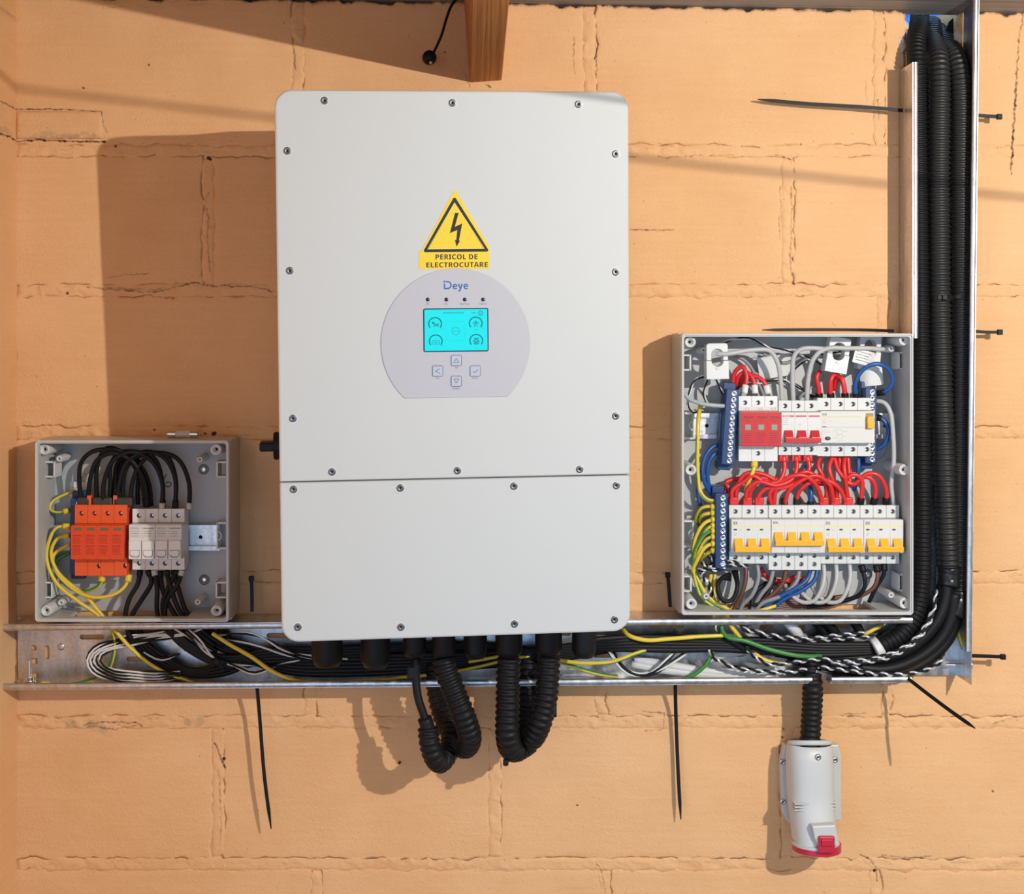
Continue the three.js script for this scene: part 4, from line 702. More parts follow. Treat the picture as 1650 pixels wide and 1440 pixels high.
// --- small junction box: black solar cables arching from the arrester to the fuse holders
{
  const G = 'black wires arching in the small junction box', Lb = 'black wire arching over behind the orange surge arrester';
  const arcs = [
    [[132, 812, 0.04], [128, 780, 0.045], [131, 745, 0.05], [150, 727, 0.052], [185, 726, 0.05], [215, 745, 0.046], [231, 780, 0.042], [236, 815, 0.038]],
    [[143, 812, 0.044], [144, 780, 0.05], [156, 742, 0.056], [180, 730, 0.058], [212, 742, 0.054], [232, 775, 0.048], [238, 816, 0.042]],
    [[157, 812, 0.038], [155, 780, 0.044], [158, 745, 0.05], [172, 722, 0.052], [196, 728, 0.05], [222, 760, 0.046], [236, 816, 0.038]],
    [[166, 812, 0.046], [168, 775, 0.052], [184, 740, 0.058], [214, 728, 0.058], [244, 742, 0.054], [261, 775, 0.05], [261, 820, 0.044]],
    [[177, 812, 0.036], [178, 780, 0.04], [178, 750, 0.044], [192, 730, 0.046], [222, 728, 0.05], [250, 740, 0.05], [262, 780, 0.046], [262, 820, 0.042]],
    [[188, 812, 0.044], [192, 780, 0.05], [204, 745, 0.055], [232, 728, 0.056], [262, 735, 0.052], [281, 765, 0.048], [283, 820, 0.042]],
    [[199, 812, 0.038], [198, 780, 0.042], [206, 750, 0.046], [236, 730, 0.05], [268, 734, 0.05], [283, 770, 0.046], [282, 820, 0.04]],
    [[210, 812, 0.042], [214, 775, 0.048], [228, 745, 0.052], [250, 730, 0.052], [285, 738, 0.05], [304, 775, 0.046], [305, 820, 0.042]],
    [[222, 812, 0.03], [222, 780, 0.034], [226, 750, 0.036], [214, 735, 0.036], [196, 745, 0.03], [190, 790, 0.026]],
    [[244, 815, 0.034], [240, 780, 0.036], [226, 750, 0.04], [206, 737, 0.042], [190, 745, 0.036], [184, 800, 0.03]],
  ];
  arcs.forEach((a, i) => wire(i === 3 ? 'black wire arching to the pale sleeve between the two fuse holders' : i === 7 ? 'black wire arching widest to the pale sleeve of the outer fuse holder' : i > 7 ? 'black wire doubling back behind the arching wires of the small box' : Lb, i === 3 || i === 7 ? null : i > 7 ? 'black wires doubling back' : G, M.black, 0.0031, a, { boots: i === 3 || i === 7 ? [[1, M.greyBoot, 0.0042, 0.009]] : [[1, M.black, 0.0042, 0.012]] }));
  const ferr = mat(0.05, 0.04, 0.035, 0.5);
  for (const [x0, x1] of [[131, 144], [155, 178], [188, 210]]) { const a = at(x0 - 5, 800, 0.042), b = at(x1 + 5, 816, 0.042); single('twin_sleeve', rspan(a.x, b.x, b.y, a.y, 0.034, 0.05, 0.003), ferr, 'dark twin wire sleeve above the orange surge arrester', 'wire sleeve', 'twin sleeves on the orange arrester'); }
  const down = [
    [[226, 918, 0.04], [222, 940, 0.042], [208, 965, 0.044], [202, 990, 0.044], [204, 1010, 0.04], [212, 1030, 0.035]], [[238, 918, 0.04], [244, 938, 0.042], [232, 960, 0.044], [216, 985, 0.044], [206, 1012, 0.038], [210, 1034, 0.032]],
    [[248, 918, 0.042], [253, 945, 0.046], [254, 990, 0.046], [268, 1015, 0.042], [300, 1040, 0.035]], [[258, 920, 0.038], [262, 950, 0.042], [282, 990, 0.044], [310, 1020, 0.04], [350, 1050, 0.035]],
    [[268, 918, 0.042], [276, 950, 0.046], [290, 985, 0.046], [310, 1010, 0.042], [345, 1040, 0.036]], [[279, 918, 0.038], [288, 950, 0.042], [300, 985, 0.044], [325, 1015, 0.04], [360, 1040, 0.034]], [[294, 918, 0.042], [284, 945, 0.046], [270, 965, 0.048], [266, 995, 0.046], [282, 1025, 0.04], [320, 1052, 0.034]], [[286, 918, 0.04], [272, 945, 0.044], [262, 975, 0.044], [272, 1010, 0.04], [300, 1046, 0.032]],
  ];
  down.forEach((a, i) => wire('black wire dropping from the white fuse holders into the long tray', 'black wires under the fuse holders', M.black, 0.0033, a, { boots: i === 2 || i === 6 ? [[0, M.greyBoot, 0.0042, 0.008]] : [[0, M.black, 0.0042, 0.008]] }));
  const E1 = { cf: earthCf(0.4, 0.35) }, E2 = { cf: earthCf(2.2, 0.5) };
  const yb = (i, len = 0.008) => [[i, M.yellowBoot, 0.0042, len]];
  wire('green yellow earth wire looping widest from the blue bar to the arrester foot', 'earth wires in the small junction box', M.stripe, 0.0026, [[112, 848, 0.045], [92, 850, 0.048], [78, 875, 0.05], [76, 905, 0.052], [92, 940, 0.052], [125, 968, 0.05], [150, 985, 0.046], [172, 1004, 0.042], [184, 1025, 0.035], [183, 1055, 0.03], [174, 1078, 0.026], [150, 1094, 0.025], [110, 1103, 0.028], [66, 1102, 0.034]], { ...E2, boots: [[0, M.yellowBoot, 0.0045, 0.009], [1, M.yellowBoot, 0.004, 0.012]] });
  wire('yellow earth wire running from the small box to the bottom of the long tray', null, M.stripe, 0.0027, [[112, 862, 0.042], [92, 868, 0.044], [82, 890, 0.046], [92, 920, 0.046], [118, 945, 0.046], [140, 962, 0.046], [160, 986, 0.045], [185, 1015, 0.042], [215, 1048, 0.04], [255, 1078, 0.04], [318, 1103, 0.042]], { cf: earthCf(0.2, 0.15), boots: yb(0) });
  wire('yellow earth wire curving up into the second foot clamp of the orange arrester', null, M.stripe, 0.0026, [[112, 876, 0.04], [86, 895, 0.044], [90, 920, 0.046], [120, 950, 0.048], [150, 962, 0.05], [185, 957, 0.048], [203, 942, 0.045], [208, 925, 0.042]], { cf: earthCf(0.2, 0.15), boots: [[1, M.yellowBoot, 0.005, 0.01]] });
  wire('green earth wire curving up into the first foot clamp of the orange arrester', null, M.stripe, 0.0026, [[112, 890, 0.034], [90, 905, 0.036], [100, 935, 0.04], [125, 952, 0.042], [148, 950, 0.042], [162, 940, 0.042], [165, 925, 0.04]], { cf: earthCf(0.2, 0.8), boots: [[1, M.yellowBoot, 0.005, 0.01]] });
  wire('olive green earth wire lying high in the corner of the small junction box', null, M.stripe, 0.0022, [[112, 822, 0.036], [92, 826, 0.036], [80, 820, 0.034], [84, 808, 0.03], [105, 796, 0.026], [122, 790, 0.022]], { cf: earthCf(0.2, 0.6), boots: yb(0) });
}
// --- large box
for (const [x0, y0, list] of [
  [1199, 630, [[1180, 622, 0.03], [1184, 600, 0.034], [1196, 590, 0.04], [1203, 605, 0.044], [1199, 634, 0.046]]], [1216, 630, [[1186, 622, 0.028], [1190, 606, 0.034], [1204, 600, 0.04], [1214, 612, 0.044], [1217, 634, 0.046]]], [1238, 630, [[1192, 620, 0.028], [1200, 605, 0.036], [1218, 606, 0.042], [1232, 616, 0.046], [1238, 634, 0.046]]]]) wire('red wire arching into the white sleeves of the red surge arrester', 'red wires on top of the red arrester', M.redWire, 0.0031, list, { boots: [[1, M.whitePlastic, 0.0045, 0.012]] });
for (const list of [[[1320, 645, 0.03], [1319, 625, 0.034], [1316, 605, 0.036], [1322, 598, 0.034]], [[1339, 645, 0.04], [1338, 625, 0.044], [1340, 608, 0.046], [1348, 602, 0.042], [1352, 612, 0.034]], [[1362, 645, 0.04], [1360, 622, 0.042], [1354, 606, 0.04], [1348, 610, 0.034], [1344, 628, 0.026]]]) wire('short red wire standing on top of the wide residual current breaker', 'red stubs on the wide residual current breaker', M.redWire, 0.0034, list, { boots: [[0, M.black, 0.0052, 0.01]] });
wire('blue wire making a ring above the wide residual current breaker', null, M.blueWire, 0.0031, [[1380, 645, 0.044], [1379, 615, 0.05], [1392, 594, 0.054], [1414, 586, 0.056], [1434, 598, 0.054], [1438, 616, 0.052], [1428, 630, 0.048], [1414, 633, 0.04]], { boots: [[0, M.black, 0.0048, 0.01], [1, M.black, 0.0044, 0.01]] });
wire('blue wire bulging out beside the toggle end of the residual current breaker', null, M.blueWire, 0.0031, [[1408, 672, 0.036], [1420, 674, 0.04], [1431, 688, 0.042], [1430, 706, 0.042], [1420, 720, 0.038], [1408, 724, 0.034]], { boots: [[0, M.black, 0.0046, 0.01]] });
wire('short blue wire hanging under the residual current breaker', null, M.blueWire, 0.003, [[1383, 738, 0.04], [1383, 760, 0.042], [1376, 790, 0.034]], {});
wire('blue wire rising to the lower wide breaker among the red links', null, M.blueWire, 0.003, [[1305, 818, 0.042], [1307, 795, 0.044], [1304, 775, 0.036], [1300, 750, 0.026]], { boots: [[0, M.black, 0.0046, 0.009]] });
for (const l of [[[1162, 716, 0.036], [1148, 720, 0.04], [1135, 738, 0.042], [1132, 765, 0.042], [1142, 790, 0.036], [1150, 800, 0.03]], [[1162, 728, 0.036], [1150, 732, 0.04], [1141, 750, 0.04], [1142, 780, 0.036], [1152, 800, 0.03]], [[1130, 760, 0.02], [1125, 790, 0.02], [1128, 815, 0.02]]]) wire('blue wire running down beside the two blue bars of the large box', 'blue wires between the blue bars', M.blueWire, 0.003, l);
const redLinks = [
  // from the red-toggle breaker down and across to the lower row
  [[1262, 735, 0.046], [1264, 755, 0.05], [1255, 775, 0.054], [1235, 778, 0.054], [1212, 766, 0.052], [1200, 775, 0.05], [1180, 790, 0.048], [1180, 812, 0.046]],
  [[1282, 735, 0.046], [1284, 752, 0.05], [1276, 772, 0.054], [1250, 782, 0.056], [1222, 776, 0.054], [1204, 790, 0.05], [1202, 812, 0.046]],
  [[1300, 735, 0.046], [1304, 755, 0.05], [1290, 772, 0.052], [1262, 786, 0.052], [1236, 786, 0.05], [1223, 798, 0.048], [1221, 812, 0.046]],
  [[1185, 812, 0.04], [1188, 785, 0.044], [1200, 764, 0.048], [1222, 762, 0.05], [1250, 776, 0.052], [1240, 796, 0.05], [1243, 812, 0.046]],
  [[1206, 812, 0.04], [1210, 790, 0.044], [1226, 774, 0.05], [1255, 780, 0.05], [1275, 770, 0.052], [1300, 760, 0.054], [1322, 772, 0.054], [1340, 778, 0.05]],
  [[1247, 812, 0.044], [1250, 790, 0.05], [1268, 770, 0.056], [1295, 766, 0.058], [1314, 780, 0.056], [1324, 805, 0.048], [1325, 812, 0.046]],
  [[1265, 812, 0.044], [1270, 792, 0.05], [1288, 776, 0.056], [1314, 766, 0.058], [1336, 780, 0.056], [1344, 812, 0.046]],
  [[1284, 812, 0.042], [1286, 795, 0.046], [1300, 780, 0.052], [1325, 772, 0.054], [1350, 784, 0.054], [1365, 812, 0.046]],
  [[1330, 812, 0.042], [1332, 790, 0.046], [1326, 768, 0.048], [1318, 750, 0.046], [1322, 735, 0.04]],
  [[1348, 812, 0.042], [1348, 790, 0.046], [1340, 770, 0.05], [1336, 752, 0.048], [1342, 735, 0.042]],
  [[1368, 812, 0.042], [1364, 790, 0.046], [1362, 768, 0.05], [1360, 750, 0.048], [1362, 735, 0.042]],
  [[1386, 812, 0.046], [1389, 790, 0.05], [1388, 772, 0.052], [1376, 764, 0.052], [1362, 770, 0.05], [1350, 756, 0.046], [1344, 735, 0.04]],
  [[1407, 812, 0.046], [1411, 790, 0.05], [1405, 772, 0.052], [1392, 768, 0.05], [1376, 780, 0.048], [1358, 770, 0.046], [1352, 735, 0.038]],
  [[1428, 812, 0.046], [1427, 785, 0.052], [1414, 765, 0.054], [1398, 763, 0.052], [1384, 774, 0.05], [1372, 782, 0.046], [1366, 735, 0.04]],
  [[1170, 800, 0.03], [1174, 786, 0.034], [1168, 778, 0.03], [1200, 770, 0.028], [1250, 772, 0.026], [1330, 780, 0.026]],
];
const redSets = [[3, 'red link wire dropping from the red twin sleeves under the red toggle breaker', 'red links from the red toggle breaker'], [8, 'red link wire arching from sleeve to sleeve above the lower breakers', 'red links arching over the lower breakers'], [11, 'red link wire rising from a red sleeve to the wide residual current breaker', 'red links rising to the wide breaker'], [14, 'red link wire with black sleeve feeding the outermost lower breaker', 'red links of the outermost lower breaker'], [99, 'dark red wire lying deep behind the red links', null]];
redLinks.forEach((l, i) => wire(...redSets.find((s) => i < s[0]).slice(1), M.redWire, 0.0031, l, { boots: [3, 4, 0, 1, 2, 5, 6, 8, 9, 10].includes(i) ? null : undefined, ...(i < 3 ? { boots: [[0, M.redWire, 0.0046, 0.008]] } : i > 10 && i < 14 ? { boots: [[0, M.black, 0.005, 0.009]] } : {}) }));
for (const [x, m] of [[1182, M.redWire], [1204, M.redWire], [1223, M.redWire], [1327, M.redWire], [1346, M.redWire], [1366, M.redWire]]) { const c = at(x, 807, 0.045); single('twin_sleeve', [rbx(0.0125, 0.011, 0.009, 0.002, c.x, c.y, c.z), rbx(0.009, 0.007, 0.008, 0.0025, c.x, c.y - 0.005, c.z)], m, 'red twin sleeve holding two wires over a lower breaker', 'wire sleeve', 'red twin sleeves on the lower breakers'); }
for (const x of [1262, 1282, 1301]) { const c = at(x, 738, 0.045); single('twin_sleeve', rbx(0.0125, 0.009, 0.009, 0.0015, c.x, c.y, c.z), M.redWire, 'red twin sleeve hanging under the breaker with red toggle bar', 'wire sleeve', 'red twin sleeves under the red toggle breaker'); }
for (const x of [1243, 1264, 1284]) { const c = at(x, 808, 0.043); single('wire_sleeve', rbx(0.009, 0.01, 0.008, 0.002, c.x, c.y, c.z), M.black, 'black wire sleeve on top of the lower wide breaker', 'wire sleeve', 'black sleeves on the lower wide breaker'); }
wire('yellow earth wire dropping from the foot of the red surge arrester', null, M.stripe, 0.0028, [[1216, 744, 0.048], [1214, 757, 0.052], [1208, 772, 0.05], [1200, 790, 0.04]], { cf: earthCf(0.3, 0.12), boots: [[0, M.yellowBoot, 0.0048, 0.008]] });
const grey = 'pale grey cable arching over the upper breakers of the large box', GG = 'grey cables over the upper breakers';
for (const l of [[[1154, 570, 0.062], [1172, 570, 0.064], [1210, 564, 0.06], [1240, 565, 0.058], [1253, 585, 0.055], [1258, 615, 0.05], [1260, 645, 0.044]], [[1278, 645, 0.044], [1277, 600, 0.052], [1280, 572, 0.056], [1292, 562, 0.058], [1330, 562, 0.056], [1350, 563, 0.05]], [[1300, 645, 0.044], [1303, 605, 0.052], [1312, 576, 0.056], [1330, 562, 0.058], [1370, 561, 0.06], [1400, 561, 0.06], [1424, 563, 0.054]]]) wire(grey, GG, M.greyWire, 0.0032, l);
wire('pale grey cable hanging from the end bar past the outer rail end', null, M.greyWire, 0.0031, [[1410, 646, 0.04], [1424, 648, 0.046], [1434, 662, 0.05], [1439, 700, 0.052], [1440, 745, 0.052], [1436, 780, 0.05], [1440, 814, 0.044]], {});
wire('grey blue cable bowing under the clip-on current sensor to the blue bar', null, mat(0.42, 0.48, 0.5, 0.4), 0.0029, [[1103, 632, 0.05], [1108, 641, 0.052], [1130, 650, 0.056], [1152, 653, 0.056], [1168, 654, 0.052]], {});
wire('yellow earth wire descending past the rail ends of the large box', null, M.stripe, 0.0029, [[1128, 655, 0.036], [1125, 680, 0.05], [1124, 715, 0.052], [1124, 760, 0.05], [1130, 795, 0.05], [1142, 806, 0.05], [1156, 806, 0.048]], { cf: earthCf(0.3, 0.1) });
{ // earth wires fanning into the earth bar
  const E = 'yellow green earth wire clamped in the blue earth bar', G = 'earth wires at the blue earth bar';
  const ys = [816, 825, 835, 845, 854, 863, 874, 884];
  const mids = [[1132, 818, 1122, 838], [1134, 829, 1128, 838], [1136, 842, 1120, 868], [1140, 850, 1128, 870], [1138, 858, 1120, 885], [1140, 868, 1126, 890], [1138, 880, 1122, 905], [1142, 890, 1130, 900]];
  ys.forEach((y, i) => { const [a, b, c, d] = mids[i], deep = i % 2 ? 0.03 : 0.04; wire(E, G, M.stripe, 0.0027, i < 2 || i === 7 ? [[1156, y, 0.05], [a, b, 0.045], [c, d, 0.03], [c + 4, d + 8, 0.02]] : [[1156, y, 0.05], [a, b, 0.05], [c, d, 0.045], [1117, 900 + i * 3, deep], [1119 + i, 935, deep], [1124 + i * 3, 962, deep], [1150 + i * 4, 982, deep]], { cf: earthCf(i * 0.9, i === 4 ? 0.85 : 0.2), boots: [[0, M.yellowBoot, 0.0044, 0.009]] }); });
}
// lower wires under the second row
const LG = 'wires dropping from the lower breakers', low = (col, m, list, b = []) => wire(col + ' wire dropping from the lower breakers to the tray', LG, m, 0.0029, list, { boots: b });
low('brown', M.brownWire, [[1201, 908, 0.042], [1202, 930, 0.046], [1196, 955, 0.046], [1184, 978, 0.04], [1176, 998, 0.034]]); low('grey', M.darkGreyWire, [[1220, 908, 0.042], [1222, 930, 0.046], [1212, 958, 0.046], [1196, 975, 0.04], [1190, 998, 0.034]]);
low('grey', M.darkGreyWire, [[1246, 918, 0.042], [1240, 940, 0.044], [1226, 958, 0.042], [1210, 985, 0.034]]); low('brown', M.brownWire, [[1266, 918, 0.042], [1262, 938, 0.044], [1244, 958, 0.044], [1216, 978, 0.036], [1205, 998, 0.03]]);
low('grey', M.darkGreyWire, [[1288, 918, 0.042], [1284, 936, 0.046], [1262, 958, 0.046], [1228, 972, 0.042], [1210, 992, 0.034]]); low('blue', M.blueWire, [[1306, 918, 0.042], [1300, 934, 0.048], [1278, 950, 0.05], [1258, 960, 0.046], [1230, 978, 0.036]]); low('blue', M.blueWire, [[1318, 912, 0.036], [1312, 935, 0.04], [1290, 952, 0.042], [1262, 966, 0.04], [1240, 985, 0.034]]);
low('red', M.redWire, [[1226, 915, 0.03], [1236, 930, 0.03], [1262, 936, 0.028], [1285, 928, 0.028]]); low('red', mat(0.3, 0.02, 0.02, 0.45), [[1230, 925, 0.024], [1250, 940, 0.024], [1280, 940, 0.024], [1300, 930, 0.024]]);
for (const [x, dx] of [[1327, 0], [1347, 0], [1369, 0]]) low('pale grey', M.greyWire, [[x, 908, 0.044], [x + 1, 930, 0.05], [x - 4, 950, 0.052], [x - 16, 968, 0.05], [x - 34, 970, 0.046], [x - 52, 958, 0.04], [x - 62, 942, 0.03]]);
low('black', M.black, [[1388, 910, 0.044], [1393, 930, 0.048], [1392, 948, 0.048], [1382, 960, 0.044], [1350, 970, 0.036], [1300, 978, 0.03]], [[0, M.black, 0.0046, 0.01]]); low('brown', M.brownWire, [[1412, 910, 0.044], [1414, 930, 0.048], [1408, 946, 0.048], [1390, 958, 0.044], [1350, 968, 0.034], [1290, 972, 0.028]], [[0, M.black, 0.0046, 0.01]]); low('black', M.black, [[1424, 908, 0.042], [1424, 925, 0.044], [1412, 945, 0.04], [1400, 970, 0.034]], [[0, M.black, 0.0046, 0.01]]);
for (const k of [0, 1, 2]) low('black', M.black, [[1182 + k * 2, 920, 0.03], [1188, 945, 0.046], [1180, 966, 0.05], [1166, 968, 0.052], [1156, 950 - k * 3, 0.05], [1162, 932, 0.044], [1176, 925 + k * 4, 0.036]]);
for (const k of [0, 1]) low('black', M.black, [[1242 + k * 6, 930, 0.03], [1240, 950, 0.036], [1222, 972, 0.04], [1212, 975, 0.04], [1216, 955, 0.036], [1236, 938, 0.03]]);
for (let k = 0; k < 5; k++) low('brown', M.brownWire, [[1180 + k * 3, 985 + k * 2, 0.03], [1220, 976 + k * 3, 0.026], [1270, 968 + k * 3, 0.022], [1320, 966 + k * 3, 0.02], [1360, 960 + k * 2, 0.018]]);
for (const l of [[[1205, 990, 0.04], [1230, 982, 0.042], [1250, 976, 0.04]], [[1152, 925, 0.03], [1150, 955, 0.034], [1158, 985, 0.034]], [[1146, 925, 0.036], [1142, 950, 0.036], [1150, 990, 0.03]]]) wire('short yellow green wire lying on the floor of the large box', 'loose earth wires in the large box', M.stripe, 0.0025, l, { cf: earthCf(0.3, 0.25) });
// black and white signal pairs in the head of the large box
const BW = [M.black, M.whiteWire], SG = 'black and white pairs in the large box';
for (const [l, ph] of [[[[1155, 562, 0.03], [1165, 552, 0.04], [1195, 545, 0.044], [1215, 547, 0.042], [1240, 560, 0.036], [1275, 566, 0.03], [1320, 585, 0.026], [1350, 597, 0.03]], 0], [[[1136, 605, 0.04], [1120, 612, 0.044], [1112, 630, 0.044], [1108, 655, 0.04], [1118, 664, 0.034], [1135, 655, 0.026]], 1], [[[1153, 612, 0.05], [1160, 625, 0.046], [1168, 640, 0.036], [1172, 660, 0.026]], 2], [[[1176, 640, 0.02], [1195, 620, 0.022], [1230, 616, 0.024], [1262, 612, 0.024], [1290, 628, 0.022], [1320, 640, 0.02]], 1], [[[1140, 605, 0.03], [1135, 640, 0.026], [1150, 655, 0.024], [1170, 650, 0.02]], 3], [[[1310, 640, 0.018], [1290, 625, 0.02], [1275, 610, 0.024], [1290, 585, 0.024], [1330, 570, 0.024], [1380, 560, 0.024]], 2]]) twisted('black and white twisted pair lying behind the upper breakers', SG, 0.0011, 0.05, l, BW, ph);
for (const l of [[[1185, 640, 0.018], [1215, 600, 0.02], [1240, 640, 0.02]], [[1230, 570, 0.02], [1262, 585, 0.022], [1300, 575, 0.022], [1310, 610, 0.022], [1285, 645, 0.02]], [[1180, 570, 0.022], [1205, 585, 0.022], [1232, 640, 0.022]]]) wire('grey wire lying deep behind the upper breakers', 'deep grey wires in the large box', M.darkGreyWire, 0.0024, l);
for (const l of [[[1130, 905, 0.04], [1150, 918, 0.05], [1180, 910, 0.056], [1205, 912, 0.054]], [[1125, 918, 0.044], [1148, 915, 0.052], [1172, 905, 0.056], [1195, 908, 0.054]], [[1135, 890, 0.04], [1150, 905, 0.046], [1132, 922, 0.044], [1145, 950, 0.04], [1150, 975, 0.034]], [[1128, 925, 0.04], [1142, 940, 0.042], [1146, 965, 0.038], [1160, 985, 0.034]]]) twisted('bare silver screen braid twisted round the foot of the earth bar', 'silver braids at the earth bar', 0.0015, 0.014, l, [M.foil, M.black], rr(0, 6), 'screen_braid');
// ---------------------------------------------------------------- clip-on current sensors and paper tags
function currentSensor(label, px, py, tilt, z) {
  const c = at(px, py, z), g = thing('current_sensor', label, 'current sensor'), pl = (geo) => geo.rotateZ(tilt).translate(c.x, c.y, c.z);
  const arch = new THREE.Shape(); arch.moveTo(-0.0145, 0.0005); arch.lineTo(-0.0145, 0.019); arch.quadraticCurveTo(-0.0145, 0.0235, -0.01, 0.0235); arch.lineTo(0.01, 0.0235); arch.quadraticCurveTo(0.0145, 0.0235, 0.0145, 0.019); arch.lineTo(0.0145, 0.0005); arch.lineTo(0.008, 0.0005); arch.lineTo(0.008, 0.008); arch.absarc(0, 0.008, 0.008, 0, Math.PI, false); arch.lineTo(-0.008, 0.0005); arch.closePath();
  obj('hinged_jaw', pl(extr(arch, 0.019, 0.0009).translate(0, 0, -0.019)), M.whitePlastic, g);
  const basin = new THREE.Shape(); basin.moveTo(-0.0152, 0); basin.lineTo(-0.0152, -0.025); basin.lineTo(0.0152, -0.025); basin.lineTo(0.0152, 0); basin.lineTo(0.008, 0); basin.absarc(0, 0, 0.008, 0, Math.PI, true); basin.closePath();
  obj('core_housing', pl(extr(basin, 0.021, 0.0009).translate(0, 0, -0.02)), M.whitePlastic, g);
  obj('latch', pl(rbx(0.005, 0.003, 0.002, 0.0006, 0, -0.0105, 0.0012)), M.absWhite, g);
  return g;
}
currentSensor('white clip-on current sensor in the corner by the blue terminal bar', 1156, 581, 0.02, 0.062);
{ const g = currentSensor('white clip-on current sensor tilted above the wide residual current breaker', 1351, 571, -0.17, 0.052); obj('marking', [bx(0.0009, 0.004, 0.0003, 0, 0, 0), bx(0.003, 0.0009, 0.0003, 0.001, -0.002, 0)].map((q) => q.rotateZ(-0.17).translate(...at(1345, 575, 0.0535).toArray())), M.hole, g); }
{ const g = currentSensor('white clip-on current sensor half hidden by paper tags in the box corner', 1402, 566, -0.1, 0.036); }
const paperTex = canvasTex(256, 128, (x) => { x.fillStyle = '#f0efeb'; x.fillRect(0, 0, 256, 128); scribble(x, 20, 24, 200, 4, 24, '#5b5b60', 8); });
const tagMat = new THREE.MeshPhysicalMaterial({ map: paperTex, roughness: 0.7 });
function paperTag(label, px, py, w, h, rz, ry, z, m = tagMat) { const c = at(px, py, z), g = new THREE.BoxGeometry(w, h, 0.0004, 8, 1, 1), p = g.attributes.position; for (let i = 0; i < p.count; i++) p.setZ(i, p.getZ(i) + 0.004 * Math.sin((p.getX(i) / w + 0.5) * 4)); g.computeVertexNormals(); single('paper_tag', g.rotateY(ry).rotateZ(rz).translate(c.x, c.y, c.z), m, label, 'tag', 'paper tags in the large box'); }
paperTag('white printed paper tag folded beside the tilted current sensor', 1393, 576, 0.034, 0.02, -0.25, 0.3, 0.054); paperTag('white printed paper tag curling inside the blue wire ring', 1404, 606, 0.03, 0.026, 0.1, -0.3, 0.03, new THREE.MeshPhysicalMaterial({ color: 0xe8e7e3, roughness: 0.7 })); paperTag('white paper tag lying behind the grey cables of the large box', 1250, 590, 0.05, 0.03, 0.15, 0.1, 0.02, new THREE.MeshPhysicalMaterial({ color: 0xdcdcd6, roughness: 0.7 }));

// ---------------------------------------------------------------- corrugated conduits
const rib = (pitch, deep = 0.11) => (s) => { const u = (s / pitch) % 1; return 1 - deep + deep * (u < 0.6 ? Math.pow(Math.sin(Math.PI * u / 0.6), 0.45) : 0); };
const conduitDusty = new THREE.MeshPhysicalMaterial({ map: dataTex(256, 256, (i, j) => { const v = 34 + 26 * fbm(i / 20, j / 20, 2) + 60 * Math.max(0, noise(i / 7, j / 7, 5) - 0.45); return [v, v * 0.97, v * 0.93]; }), roughness: 0.46 });
function conduit(label, list, r, pitch = 0.0065, group, m = M.conduit, extra) {
  const g = sweep(P(list), { r, seg: 22, step: pitch / 8, rf: rib(pitch) });
  if (!extra) return single('corrugated_conduit', g, m, label, 'conduit', group);
  const t = thing('corrugated_conduit', label, 'conduit', group); obj('tube', g, m, t); extra(t); return t;
}
conduit('black corrugated conduit rising beside the large box and bending into the long tray', [[1483, 20, -0.06], [1480, 44, -0.02], [1476, 66, 0.012], [1477, 100, 0.03], [1479, 250, 0.033], [1482, 500, 0.034], [1484, 700, 0.036], [1486, 860, 0.038], [1484, 940, 0.04], [1474, 988, 0.042], [1450, 1022, 0.042], [1415, 1042, 0.04]], 0.0133, 0.0062, null, M.conduit, (t) => { const c = at(1412, 1043, 0.04); obj('white_tape', sweep(P([[1419, 1040, 0.04], [1413, 1043.5, 0.04], [1408, 1046, 0.04]]), { r: 0.0142, seg: 20, rows: 4 }), M.whitePlastic, t); });
conduit('dusty black corrugated conduit in the middle of the upright tray', [[1500, 40, -0.08], [1506, 70, -0.03], [1512, 96, 0.014], [1514, 130, 0.028], [1513, 300, 0.032], [1515, 520, 0.032], [1520, 700, 0.032], [1526, 850, 0.034], [1530, 926, 0.034]], 0.0150, 0.0072, 'corrugated conduits in the upright tray', conduitDusty);
conduit('dusty black corrugated conduit along the outer flange of the upright tray', [[1515, 52, -0.08], [1528, 74, -0.02], [1541, 96, 0.016], [1547, 130, 0.028], [1549, 300, 0.03], [1551, 520, 0.03], [1550, 750, 0.03], [1549, 900, 0.032], [1546, 962, 0.034]], 0.0143, 0.0068, 'corrugated conduits in the upright tray', conduitDusty);
